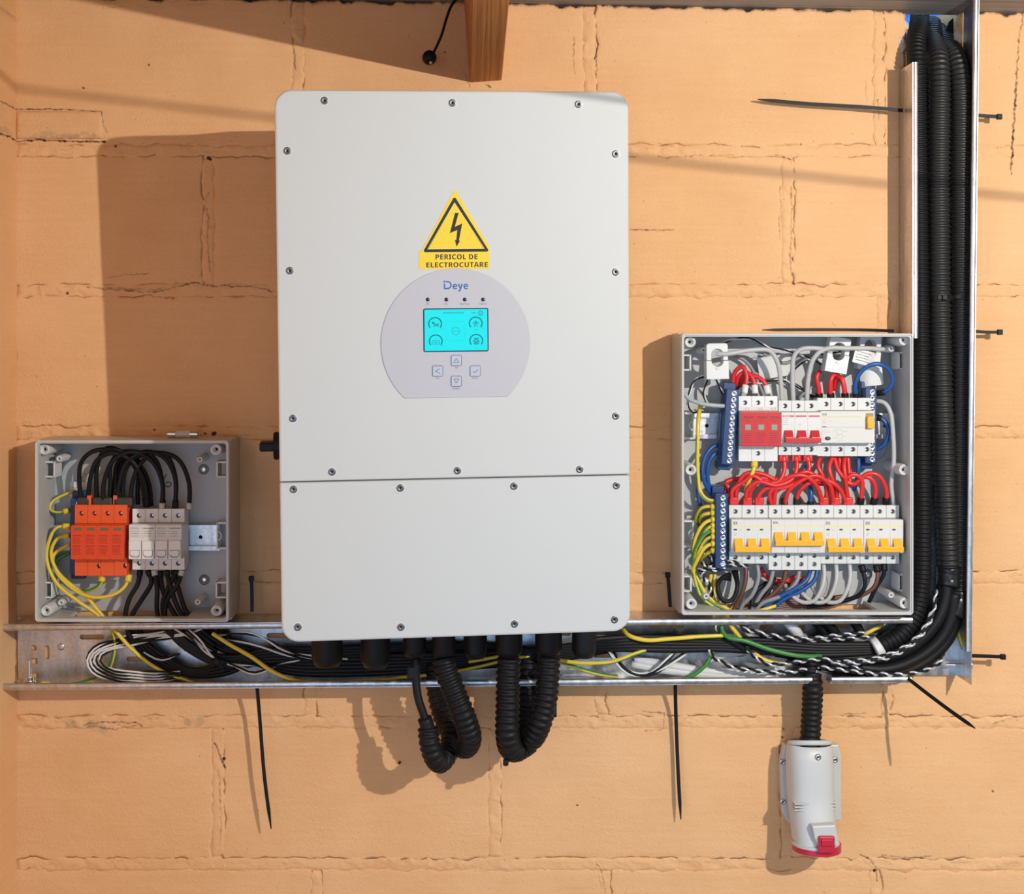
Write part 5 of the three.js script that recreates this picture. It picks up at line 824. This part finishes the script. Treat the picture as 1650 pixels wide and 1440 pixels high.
{ // smooth black cables leaving those two conduits, taped, bending into the long tray
  const bends = [[[1530, 915, 0.03], [1530, 960, 0.03], [1514, 1010, 0.032], [1470, 1052, 0.032], [1420, 1070, 0.03], [1350, 1064, 0.028], [1250, 1048, 0.028]], [[1524, 920, 0.04], [1524, 960, 0.042], [1506, 1005, 0.044], [1464, 1044, 0.042], [1410, 1060, 0.038], [1330, 1056, 0.034], [1240, 1044, 0.032]], [[1544, 955, 0.03], [1542, 985, 0.03], [1526, 1030, 0.03], [1480, 1072, 0.03], [1420, 1084, 0.028], [1360, 1076, 0.026], [1270, 1058, 0.024]], [[1538, 955, 0.044], [1534, 990, 0.044], [1516, 1028, 0.044], [1474, 1062, 0.044], [1424, 1078, 0.042], [1370, 1072, 0.038], [1280, 1056, 0.034]]];
  for (const b of bends) single('power_cable', sweep(P(b), { r: 0.0088, seg: 16, step: 0.006 }), M.blackSoft, 'thick smooth black cable bending from the upright tray into the long tray', 'cable', 'thick black cables at the tray corner');
  const tape = (label, list, r) => single('tape_wrap', sweep(P(list), { r, seg: 18, step: 0.003, rf: (s) => 1 + 0.05 * noise(s * 400, r * 900) }), mat(0.012, 0.012, 0.012, 0.25), label, 'tape');
  tape('black tape wrapped round the mouth of the middle conduit', [[1529, 912, 0.034], [1530, 925, 0.034], [1528, 945, 0.036]], 0.0166); tape('black tape wrapped round the mouth of the outer conduit', [[1546, 952, 0.034], [1544, 968, 0.036], [1537, 992, 0.038]], 0.0156);
}
conduit('black corrugated conduit running from the long tray down into the red capped socket', [[1306, 1062, 0.03], [1306, 1078, 0.04], [1309, 1100, 0.048], [1309, 1130, 0.046], [1307, 1165, 0.044], [1305, 1203, 0.044]], 0.0142, 0.0078);
const HG = 'conduit loops hanging under the inverter';
conduit('black corrugated conduit loop leaning outward under the inverter', [[714, 1060, 0.125], [719, 1080, 0.128], [732, 1115, 0.13], [748, 1155, 0.128], [757, 1188, 0.115], [749, 1203, 0.092], [733, 1190, 0.07], [718, 1160, 0.055], [708, 1125, 0.045], [703, 1090, 0.036], [702, 1070, 0.03]], 0.0158, 0.0082, HG);
conduit('short black corrugated conduit curl hanging lowest under the inverter', [[690, 1172, 0.12], [692, 1195, 0.122], [699, 1218, 0.118], [710, 1228, 0.1], [722, 1212, 0.082], [727, 1180, 0.068], [722, 1140, 0.055], [714, 1105, 0.045], [712, 1075, 0.032]], 0.0142, 0.0076, HG);
conduit('black corrugated conduit loop hanging straight down under the inverter', [[820, 1060, 0.125], [819, 1090, 0.127], [818, 1140, 0.13], [818, 1185, 0.128], [824, 1206, 0.112], [838, 1204, 0.09], [852, 1180, 0.07], [862, 1140, 0.055], [866, 1100, 0.042], [867, 1072, 0.03]], 0.0162, 0.0084, HG);
conduit('black corrugated conduit loop curving inward under the inverter', [[884, 1058, 0.125], [883, 1090, 0.127], [879, 1130, 0.128], [869, 1168, 0.124], [856, 1190, 0.106], [846, 1186, 0.086], [842, 1160, 0.066], [846, 1120, 0.05], [850, 1090, 0.038], [850, 1070, 0.028]], 0.0156, 0.0082, HG);
{
  const t = thing('power_cable', 'smooth black cable with plug dropping into the lowest conduit curl', 'cable');
  obj('jacket', sweep(P([[671, 1060, 0.12], [670, 1090, 0.12], [674, 1125, 0.122], [683, 1152, 0.122], [690, 1176, 0.122]]), { r: 0.0054, seg: 12 }), M.black, t);
  const c = at(664, 1083, 0.118); obj('plug', rbx(0.013, 0.017, 0.014, 0.003, c.x, c.y, c.z), M.black, t);
  const e = at(689, 1172, 0.121); obj('heat_shrink', sweep(P([[684, 1156, 0.122], [688, 1168, 0.122], [690, 1180, 0.122]]), { r: 0.0095, seg: 14, rows: 4 }), M.black, t);
}
single('black_strap', rspan(at(890, 0, 0.1).x, at(897, 0, 0.1).x, at(0, 1155, 0.1).y, at(0, 1066, 0.1).y, 0.098, 0.102, 0.001), M.black, 'flat black strap hanging beside the inward curving conduit loop', 'strap');
// ---------------------------------------------------------------- cables lying in the long tray
const trayCable = (list, r = 0.0036, label = 'black cable dropping from the large box behind the bundle', group = 'black cables dropping from the large box') => single('tray_cable', sweep(P(list), { r, seg: 10, step: 0.008 }), M.blackSoft, label, 'cable', group);
for (let k = 0; k < 6; k++) trayCable([[300 + k * 9, 1000 - k, 0.02 + 0.005 * (k % 3)], [330 + k * 6, 1030 - k * 2, 0.026], [380 + k * 4, 1055 - k * 2, 0.03], [460, 1082 - k * 5, 0.032], [560, 1086 - k * 6, 0.034 - 0.002 * k], [680, 1080 - k * 5, 0.032], [790, 1072 - k * 4, 0.03], [900, 1062 - k * 4, 0.03], [980, 1048 - k * 3, 0.032], [1060, 1040 - k * 3, 0.034], [1150, 1040 - k * 2, 0.034]], 0.0040, 'black cable running the length of the long tray under the inverter', 'black cables running under the inverter');
for (let k = 0; k < 4; k++) trayCable([[210 + k * 5, 1010, 0.03], [216 + k * 5, 1035 - k * 2, 0.026], [250 + k * 6, 1068 - k * 3, 0.026], [310, 1088 - k * 3, 0.03], [360, 1086 - k * 6, 0.034], [400, 1072 - k * 6, 0.034], [460, 1062 - k * 2, 0.026]], 0.0034, 'black cable sagging in a wide curve below the small junction box', 'black cables sagging below the small box');
for (let k = 0; k < 5; k++) trayCable([[262 + k * 4, 1000, 0.038], [285 + k * 3, 1032 - k, 0.04], [330, 1062 - k * 3, 0.04], [372, 1074 - k * 4, 0.04], [430, 1066 - k * 5, 0.038], [520, 1064 - k * 5, 0.03], [640, 1056 - k * 4, 0.022], [760, 1050 - k * 3, 0.016], [860, 1046, 0.014]], 0.0036, 'black cable slanting from the fuse holders to behind the inverter glands', 'black cables slanting behind the glands');
for (let k = 0; k < 5; k++) trayCable([[955, 1030 + k * 3.5, 0.06 - 0.004 * k], [1020, 1026 + k * 5, 0.05], [1090, 1027 + k * 5, 0.046], [1160, 1030 + k * 4, 0.044], [1240, 1031 + k * 5, 0.044], [1320, 1037 + k * 4.5, 0.044], [1408, 1038 + k * 3.5, 0.04]], 0.0042, 'black cable in the flat bundle entering the taped conduit end', 'black cables entering the taped conduit');
for (const [x, y, m] of [[1022, 1070, 0], [1018, 1078, 1]]) single('tray_cable', sweep(P([[x, y - 8, 0.016], [x + 60, y + 2, 0.024], [1130, 1080 + m * 5, 0.028], [1200, 1084 + m * 4, 0.03], [1245, 1076, 0.022]]), { r: 0.0058, seg: 12 }), M.whiteWire, 'thick white cable lying along the lower edge of the long tray', 'cable', 'white cables in the long tray');
for (const l of [[[1212, 995, 0.02], [1216, 1008, 0.024], [1206, 1024, 0.018]], [[1262, 992, 0.03], [1272, 1004, 0.036], [1284, 1020, 0.03], [1290, 1036, 0.02]], [[1140, 1060, 0.012], [1165, 1052, 0.016], [1200, 1046, 0.014]], [[1240, 1062, 0.012], [1255, 1058, 0.014], [1290, 1062, 0.012]]]) single('tray_cable', sweep(P(l), { r: 0.0078, seg: 14, step: 0.004 }), M.whiteWire, 'short thick white cable end behind the black bundle', 'cable', 'white cable ends behind the bundle');
for (const l of [[[1318, 992, 0.03], [1334, 1006, 0.034], [1350, 1024, 0.03], [1358, 1044, 0.024]], [[1362, 990, 0.03], [1378, 1004, 0.034], [1388, 1024, 0.03]], [[1306, 992, 0.024], [1322, 1010, 0.028], [1336, 1030, 0.022]]]) trayCable(l, 0.0066);
{ // black and white pairs curled in the corner end of the tray
  const L = 'black and white pair curling round in the corner end of the tray', G = 'pairs in the corner end of the tray';
  for (let k = 0; k < 4; k++) twisted(L, G, 0.0014, 0.09, [[330, 1006 + k, 0.046], [290, 1012 + k * 4, 0.042], [240, 1020 + k * 4, 0.036], [185, 1030 + k * 5, 0.034], [150 + k * 5, 1045 + k * 3, 0.036], [140 + k * 6, 1064, 0.038], [152 + k * 5, 1084 - k * 4, 0.04], [185, 1095 - k * 5, 0.042], [240, 1098 - k * 5, 0.044], [290, 1092 - k * 3, 0.04]], BW, k * 1.3);
  for (const [l, ph] of [[[[232, 1050, 0.03], [260, 1062, 0.03], [290, 1052, 0.034]], 0], [[[280, 1010, 0.044], [310, 1030, 0.05], [330, 1052, 0.05], [360, 1066, 0.048], [420, 1072, 0.042]], 1], [[[292, 1006, 0.046], [322, 1032, 0.052], [345, 1058, 0.05], [400, 1080, 0.046]], 3], [[[350, 1022, 0.046], [400, 1020, 0.048], [430, 1030, 0.05], [455, 1045, 0.05], [490, 1056, 0.046], [560, 1060, 0.03]], 2], [[[355, 1030, 0.04], [390, 1036, 0.046], [430, 1044, 0.048], [475, 1058, 0.046], [540, 1066, 0.03]], 4], [[[370, 1070, 0.044], [410, 1085, 0.046], [440, 1074, 0.046], [500, 1062, 0.03]], 5]]) twisted('black and white pair crossing the black cables near the inverter corner', 'pairs crossing the black cables', 0.0014, 0.1, l, BW, ph);
  for (const [l, ph] of [[[[966, 1030, 0.018], [978, 1046, 0.04], [992, 1066, 0.05], [1012, 1084, 0.048], [1034, 1089, 0.046], [1056, 1080, 0.046], [1078, 1060, 0.044], [1092, 1046, 0.034], [1104, 1034, 0.018]], 0], [[[974, 1030, 0.016], [984, 1046, 0.036], [1000, 1070, 0.046], [1026, 1086, 0.046], [1060, 1082, 0.044], [1090, 1062, 0.042], [1112, 1046, 0.032], [1124, 1034, 0.016]], 2]]) twisted('black and white pair sagging in a loop beside the white cables', 'sagging pairs in the tray', 0.0015, 0.12, l, BW, ph);
}
{ // silver screened twisted wires at the right end
  const S = [M.foil, M.black], G = 'silver and black twisted wires in the tray';
  const runs = [[[1150, 996, 0.05], [1154, 1010, 0.052], [1160, 1022, 0.05]], [[1180, 996, 0.05], [1198, 1012, 0.054], [1230, 1020, 0.056], [1270, 1027, 0.056], [1310, 1028, 0.056], [1350, 1023, 0.054], [1392, 1020, 0.05]], [[1190, 1000, 0.046], [1205, 1016, 0.048], [1250, 1026, 0.05], [1300, 1031, 0.05], [1400, 1026, 0.046]], [[1142, 1046, 0.05], [1152, 1060, 0.052], [1180, 1074, 0.054], [1215, 1080, 0.056], [1260, 1083, 0.056], [1300, 1078, 0.056]], [[1204, 1046, 0.05], [1222, 1062, 0.052], [1240, 1070, 0.054], [1270, 1068, 0.056], [1330, 1062, 0.054], [1360, 1070, 0.052], [1390, 1078, 0.052]], [[1318, 1074, 0.056], [1350, 1078, 0.056], [1400, 1084, 0.056], [1450, 1086, 0.056], [1490, 1080, 0.054], [1515, 1066, 0.05], [1520, 1054, 0.044]], [[1340, 1070, 0.058], [1400, 1066, 0.058], [1440, 1056, 0.058], [1474, 1034, 0.058], [1496, 1006, 0.056], [1506, 975, 0.052], [1508, 950, 0.046]], [[1360, 1066, 0.056], [1420, 1058, 0.058], [1466, 1036, 0.058], [1490, 1010, 0.056], [1502, 985, 0.052]]];
  const runLabels = ['short silver and black twisted wire dropping from the large box into the tray', 'silver and black twisted wire running over the top of the flat black bundle', 'silver and black twisted wire tucked under the one above the bundle', 'silver and black twisted wire sagging along the lower lip to the socket conduit', 'silver and black twisted wire slipping behind the mouth of the socket conduit', 'silver and black twisted wire following the lower lip to the tray corner', 'silver and black twisted wire hugging the inside of the thick cable bend', 'shorter silver and black twisted wire on the inside of the cable bend'];
  runs.forEach((l, i) => twisted(runLabels[i], G, 0.0017, 0.02, l, S, i, 'screened_pair'));
}
{ // earth wires lying in the tray
  const E = (lbl, r, list, gr, ph = 0.3) => wire(lbl, null, M.stripe, r, list, { cf: earthCf(ph, gr), seg: 14 });
  E('yellow green earth wire crossing the black cables beside the inverter corner', 0.0028, [[342, 1020, 0.048], [370, 1038, 0.05], [405, 1058, 0.05], [440, 1082, 0.05], [475, 1096, 0.048], [520, 1099, 0.044], [600, 1096, 0.04], [680, 1090, 0.036]], 0.3);
  E('yellow green earth wire rising along the tray past the hanging loops', 0.0028, [[880, 1056, 0.04], [905, 1064, 0.05], [940, 1068, 0.054], [985, 1066, 0.056], [1015, 1056, 0.056], [1042, 1047, 0.05], [1060, 1042, 0.03], [1080, 1038, 0.016]], 0.35); E('green earth wire slanting down behind the hanging loops', 0.0026, [[896, 1064, 0.044], [930, 1076, 0.046], [965, 1086, 0.046], [995, 1090, 0.04]], 0.6);
  E('bright green earth wire sweeping over the black bundle below the large box', 0.003, [[1164, 998, 0.046], [1163, 1014, 0.05], [1172, 1026, 0.056], [1200, 1032, 0.058], [1240, 1046, 0.058], [1285, 1056, 0.058], [1315, 1057, 0.05], [1340, 1052, 0.03]], 1.0); E('yellow earth wire lying on the black bundle beside the inverter', 0.003, [[1000, 1008, 0.03], [1014, 1024, 0.056], [1040, 1031, 0.06], [1080, 1029, 0.058], [1120, 1026, 0.056], [1165, 1024, 0.052]], 0.25);
  E('yellow earth wire entering the tray below the large box', 0.003, [[1172, 990, 0.044], [1178, 1008, 0.048], [1190, 1024, 0.046], [1200, 1040, 0.036]], 0.1); E('orange yellow earth wire slipping under the silver pairs', 0.003, [[1212, 1048, 0.044], [1226, 1060, 0.048], [1248, 1068, 0.05], [1275, 1070, 0.046]], 0.05); E('green earth wire slanting over the white cables', 0.0028, [[1150, 1050, 0.046], [1136, 1072, 0.05], [1116, 1088, 0.05], [1094, 1096, 0.046]], 1.0); E('short yellow earth wire beside the taped conduit end', 0.0026, [[1392, 1022, 0.036], [1408, 1014, 0.036], [1420, 1008, 0.03]], 0.2); E('yellow green earth wire bolted at the foot of the upright tray', 0.0028, [[1534, 996, 0.014], [1542, 1016, 0.02], [1549, 1036, 0.024], [1555, 1052, 0.024], [1558, 1066, 0.022]], 0.4); E('thin yellow earth wire passing behind the hanging loops', 0.0022, [[640, 1092, 0.042], [720, 1084, 0.04], [770, 1074, 0.04], [820, 1062, 0.036], [860, 1056, 0.03]], 0.15); E('pale yellow earth wire beside the thin one behind the loops', 0.0022, [[755, 1066, 0.046], [790, 1060, 0.046], [830, 1052, 0.04]], 0.1);
  const c = at(1556, 1058, 0.024); single('cable_lug', rbx(0.006, 0.011, 0.006, 0.0015, c.x, c.y, c.z), M.yellowBoot, 'yellow insulated lug on the bolt of the upright tray', 'cable lug');
}
// ---------------------------------------------------------------- cable ties
function tie(label, segs, head, headRot = 0, w = 0.0048) {
  const g = thing('cable_tie', label, 'cable tie', null);
  segs.forEach(([list, taper], i) => obj(i ? 'strap' : 'tail', strap(P(list), w, 0.0014, new V3(0, 0, 1), taper), M.tie, g));
  if (head) { const c = at(...head); obj('lock_head', rbx(0.0072, 0.0075, 0.0055, 0.0012, 0, 0, 0).rotateZ(headRot).translate(c.x, c.y, c.z), M.tie, g); }
}
tie('black cable tie hanging below the tray between small box and inverter', [[[[414, 1104, 0.04], [418, 1150, 0.031], [426, 1250, 0.027], [437, 1335, 0.024]], 0.12], [[[405, 930, 0.03], [406, 960, 0.032], [406, 985, 0.034]], 0]], [405, 932, 0.031]);
tie('black cable tie hanging below the tray between inverter and socket', [[[[1088, 1102, 0.03], [1089, 1150, 0.014], [1093, 1250, 0.012], [1097, 1320, 0.014]], 0.12], [[[1076, 925, 0.034], [1078, 950, 0.036], [1080, 978, 0.038]], 0]], [1076, 926, 0.035]);
tie('black cable tie pointing sideways from the top of the upright tray', [[[[1455, 178, 0.024], [1400, 173, 0.022], [1300, 167, 0.018], [1221, 160, 0.016]], 0.1], [[[1568, 185, 0.03], [1590, 187, 0.03], [1612, 188, 0.03]], 0]], [1610, 188, 0.03]);
tie('black cable tie with its tail lying over the large box', [[[[1440, 533, 0.03], [1390, 531.5, 0.05], [1310, 531, 0.06], [1228, 531.5, 0.066]], 0.1], [[[1562, 533, 0.03], [1590, 535, 0.03], [1612, 535, 0.03]], 0]], [1611, 535, 0.03], 0, 0.0042);
tie('black cable tie slanting away below the corner of the trays', [[[[1462, 1092, 0.058], [1490, 1114, 0.09], [1530, 1144, 0.14], [1571, 1173, 0.185]], 0.1], [[[1556, 1056, 0.034], [1590, 1057, 0.034], [1618, 1058, 0.034]], 0]], [1616, 1058, 0.034]);
tie('black cable tie binding the two dusty conduits together', [[[[1496, 482, 0.034], [1504, 480, 0.044], [1515, 479, 0.0485], [1526, 479, 0.046], [1534, 479, 0.041], [1542, 478, 0.0455], [1552, 477, 0.0462], [1562, 477, 0.038]], 0]], [1522, 479, 0.049]);
tie('black cable tie joining the two straight loops at their lowest point', [[[[815, 1226, 0.118], [830, 1224, 0.114], [850, 1218, 0.108], [864, 1208, 0.106]], 0], [[[815, 1222, 0.118], [815, 1234, 0.118]], 0]], [815, 1228, 0.119], 0, 0.003);
tie('black cable tie knotted round the cables in the long tray', [[[[342, 1056, 0.05], [352, 1066, 0.054], [358, 1078, 0.052]], 0], [[[338, 1072, 0.05], [352, 1066, 0.056], [366, 1068, 0.052]], 0]], [350, 1066, 0.055]);
tie('black cable tie clamping the bundle under the large box', [[[[1166, 1020, 0.05], [1180, 1032, 0.054], [1200, 1046, 0.05]], 0]], [1204, 1044, 0.05]);
// ---------------------------------------------------------------- industrial socket
{
  const g = thing('industrial_socket', 'pale grey angled industrial socket with red lid under the conduit', 'socket'), grey = mat(0.60, 0.615, 0.60, 0.4), redP = mat(0.55, 0.02, 0.05, 0.35);
  // base plate on the wall
  const pl = new THREE.Shape(), q = (px, py) => { const p = at(px, py, 0.006); return [p.x, p.y]; };
  [[1262, 1196], [1348, 1196], [1352, 1214], [1352, 1318], [1268, 1322], [1258, 1306], [1255, 1240], [1256, 1218]].forEach(([a, b], i) => i ? pl.lineTo(...q(a, b)) : pl.moveTo(...q(a, b))); pl.closePath();
  obj('base_plate', extr(pl, 0.016, 0.002).translate(0, 0, 0.001), grey, g);
  // housing: sections from top to bottom, each a rounded D; the barrel leans out from the wall towards its mouth
  const secs = [[1199, 1275, 1341, 0.012, 0.058], [1206, 1272, 1343, 0.010, 0.064], [1225, 1271, 1345, 0.008, 0.068], [1260, 1272, 1346, 0.008, 0.070], [1285, 1273, 1346, 0.008, 0.072], [1300, 1275, 1347, 0.010, 0.076], [1320, 1277, 1348, 0.014, 0.080], [1345, 1279, 1350, 0.022, 0.084], [1362, 1281, 1353, 0.026, 0.087]];
  const seg = 48, pos = [], idx = [];
  secs.forEach(([py, xa, xb, zb, zf]) => { const A = at(xa, py, zf * 0.75), B = at(xb, py, zf * 0.75), cx = (A.x + B.x) / 2, hw = (B.x - A.x) / 2, zc = (zb + zf) / 2, hz = (zf - zb) / 2; for (let k = 0; k < seg; k++) { const a = 2 * Math.PI * k / seg, c = Math.cos(a), s = Math.sin(a), e = 0.82; pos.push(cx + hw * Math.sign(c) * Math.pow(Math.abs(c), e), A.y, zc + hz * Math.sign(s) * Math.pow(Math.abs(s), e)); } });
  for (let i = 0; i + 1 < secs.length; i++) for (let k = 0; k < seg; k++) { const a = i * seg + k, b = i * seg + (k + 1) % seg; idx.push(a, a + seg, b, b, a + seg, b + seg); }
  const h = new THREE.BufferGeometry(); h.setAttribute('position', new THREE.Float32BufferAttribute(pos, 3)); h.setIndex(idx.reverse()); h.computeVertexNormals();
  obj('housing', h, grey, g);
  const rimC = at(1308, 1201, 0.05); obj('entry_collar', new THREE.TorusGeometry(0.026, 0.0035, 10, 40, Math.PI).rotateX(-Math.PI / 2 + 0.25).scale(1.02, 1, 0.92).rotateY(Math.PI).translate(rimC.x, rimC.y, 0.036).rotateY(0), grey, g);
  const ring = (px, py, r, hh, z, m, n) => { const c = at(px, py, z); return obj(n, new THREE.CylinderGeometry(r, r, hh, 48).rotateX(-0.05).translate(c.x, c.y, z - 0.012), m, g); };
  ring(1317.5, 1362, 0.0318, 0.004, 0.07, grey, 'mouth_ring');
  ring(1319.5, 1367.5, 0.0322, 0.010, 0.07, redP, 'red_lid');
  // hood over the latch
  const hood = new THREE.Shape(); [[1308, 1330], [1346, 1328], [1352, 1362], [1318, 1362], [1312, 1350]].forEach(([a, b], i) => { const p = at(a, b, 0.09); i ? hood.lineTo(p.x, p.y) : hood.moveTo(p.x, p.y); }); hood.closePath();
  obj('hood', extr(hood, 0.014, 0.002).translate(0, 0, 0.078), grey, g);
  const l0 = at(1319, 1347, 0.095), l1 = at(1345, 1374, 0.095); obj('lid_latch', [rspan(l0.x, l1.x, l1.y, l0.y, 0.078, 0.097, 0.002), rspan(l0.x + 0.003, l1.x - 0.003, l0.y - 0.012, l0.y - 0.003, 0.094, 0.0995, 0.001)], redP, g);
  for (const [x0, x1] of [[1280, 1304], [1336, 1350]]) for (const y of [1295, 1300, 1305]) { const a = at(x0, y, 0.072), b = at(x1, y, 0.072); obj('moulded_rib', rspan(a.x, b.x, a.y - 0.0008, a.y + 0.0008, x0 < 1300 ? 0.05 : 0.05, x0 < 1300 ? 0.0735 : 0.068, 0.0006), grey, g); }
  for (const [x, y, z] of [[1261, 1227, 0.0165], [1262, 1291, 0.0165], [1318, 1220, 0.066], [1345, 1224, 0.035]]) { const c = at(x, y, z), s = obj('fixing_screw', latheZ([[0, 0.0008], [0.0014, 0.0008], [0.0018, 0.0018], [0.0036, 0.0016], [0.0046, 0]], c.x, c.y, c.z, 16), M.steel, g); obj('screw_slot_shade', bx(0.006, 0.0008, 0.0004, 0, 0, 0).rotateZ(0.7).translate(c.x, c.y, c.z + 0.0019), M.hole, s); }  // dark bar on each screw head stands for the shade of an uncut slot
}
// ---------------------------------------------------------------- odds and ends
{
  const g = thing('cartridge_fuse', 'small ceramic cartridge fuse with metal caps lying on the small box', 'fuse'), a = at(271, 700, 0.045), b = at(319, 700, 0.045), y = LB.b.y + 0.0052, w = b.x - a.x;
  obj('ceramic_tube', cylX(0.0048, w - 0.016, (a.x + b.x) / 2, y, 0.045), mat(0.62, 0.58, 0.5, 0.4), g);
  obj('end_cap', cylX(0.0052, 0.0105, a.x + 0.0052, y, 0.045), M.brightSteel, g); obj('end_cap', cylX(0.0052, 0.0105, b.x - 0.0052, y, 0.045), M.brightSteel, g);
}
{
  const g = thing('hanging_sensor', 'small round black sensor dangling on a thin black lead beside the rafter', 'sensor'), c = at(692, 93, 0.03);
  obj('lead', sweep(P([[742, -8, 0.02], [728, 8, 0.026], [720, 28, 0.03], [712, 55, 0.031], [703, 76, 0.031], [697, 88, 0.03]]), { r: 0.0019, seg: 8 }), M.black, g);
  obj('sensor_body', new THREE.SphereGeometry(0.0094, 24, 16).scale(1.05, 1.1, 0.9).translate(c.x, c.y, c.z), M.black, g);
  const t = at(694, 101, 0.036); obj('sensor_lens', new THREE.SphereGeometry(0.0022, 12, 8).translate(t.x, t.y, 0.0365), mat(0.6, 0.62, 0.65, 0.15), g);
}
{ // blue plastic film stuffed in the opening under the roof
  const a = at(1462, 14, -0.06), b = at(1548, 78, -0.06), g = new THREE.PlaneGeometry(b.x - a.x + 0.04, a.y - b.y + 0.04, 24, 18), p = g.attributes.position;
  for (let i = 0; i < p.count; i++) p.setZ(i, 0.012 * fbm(p.getX(i) * 30, p.getY(i) * 40, 3, 3));
  g.computeVertexNormals();
  single('plastic_film', g.translate((a.x + b.x) / 2, (a.y + b.y) / 2, -0.1), new THREE.MeshPhysicalMaterial({ color: lin(0.06, 0.17, 0.5), roughness: 0.4, transmission: 0.3, thickness: 0, side: THREE.DoubleSide }), 'crumpled blue plastic film filling the opening behind the conduits', 'film');
  const fb = new THREE.Shape(); [[1520, 60], [1530, 34], [1541, 24], [1543, 60], [1538, 86], [1514, 80]].forEach(([x, y], i) => { const q = at(x, y, -0.03); i ? fb.lineTo(q.x, q.y) : fb.moveTo(q.x, q.y); }); fb.closePath();
  single('black_film', extr(fb, 0.004, 0.001).translate(0, 0, -0.035), M.black, 'black plastic scrap stuffed beside the outer conduit under the roof', 'film');
}
// put every thing's origin at its base
scene.updateMatrixWorld(true);
for (const o of things) {
  const b = new THREE.Box3().setFromObject(o), c = new V3((b.min.x + b.max.x) / 2, b.min.y, (b.min.z + b.max.z) / 2);
  if (o.isMesh) { o.geometry.translate(-c.x, -c.y, -c.z); o.position.add(c); } else { for (const k of o.children) k.position.sub(c); o.position.add(c); }
}
renderer.render(scene, camera);
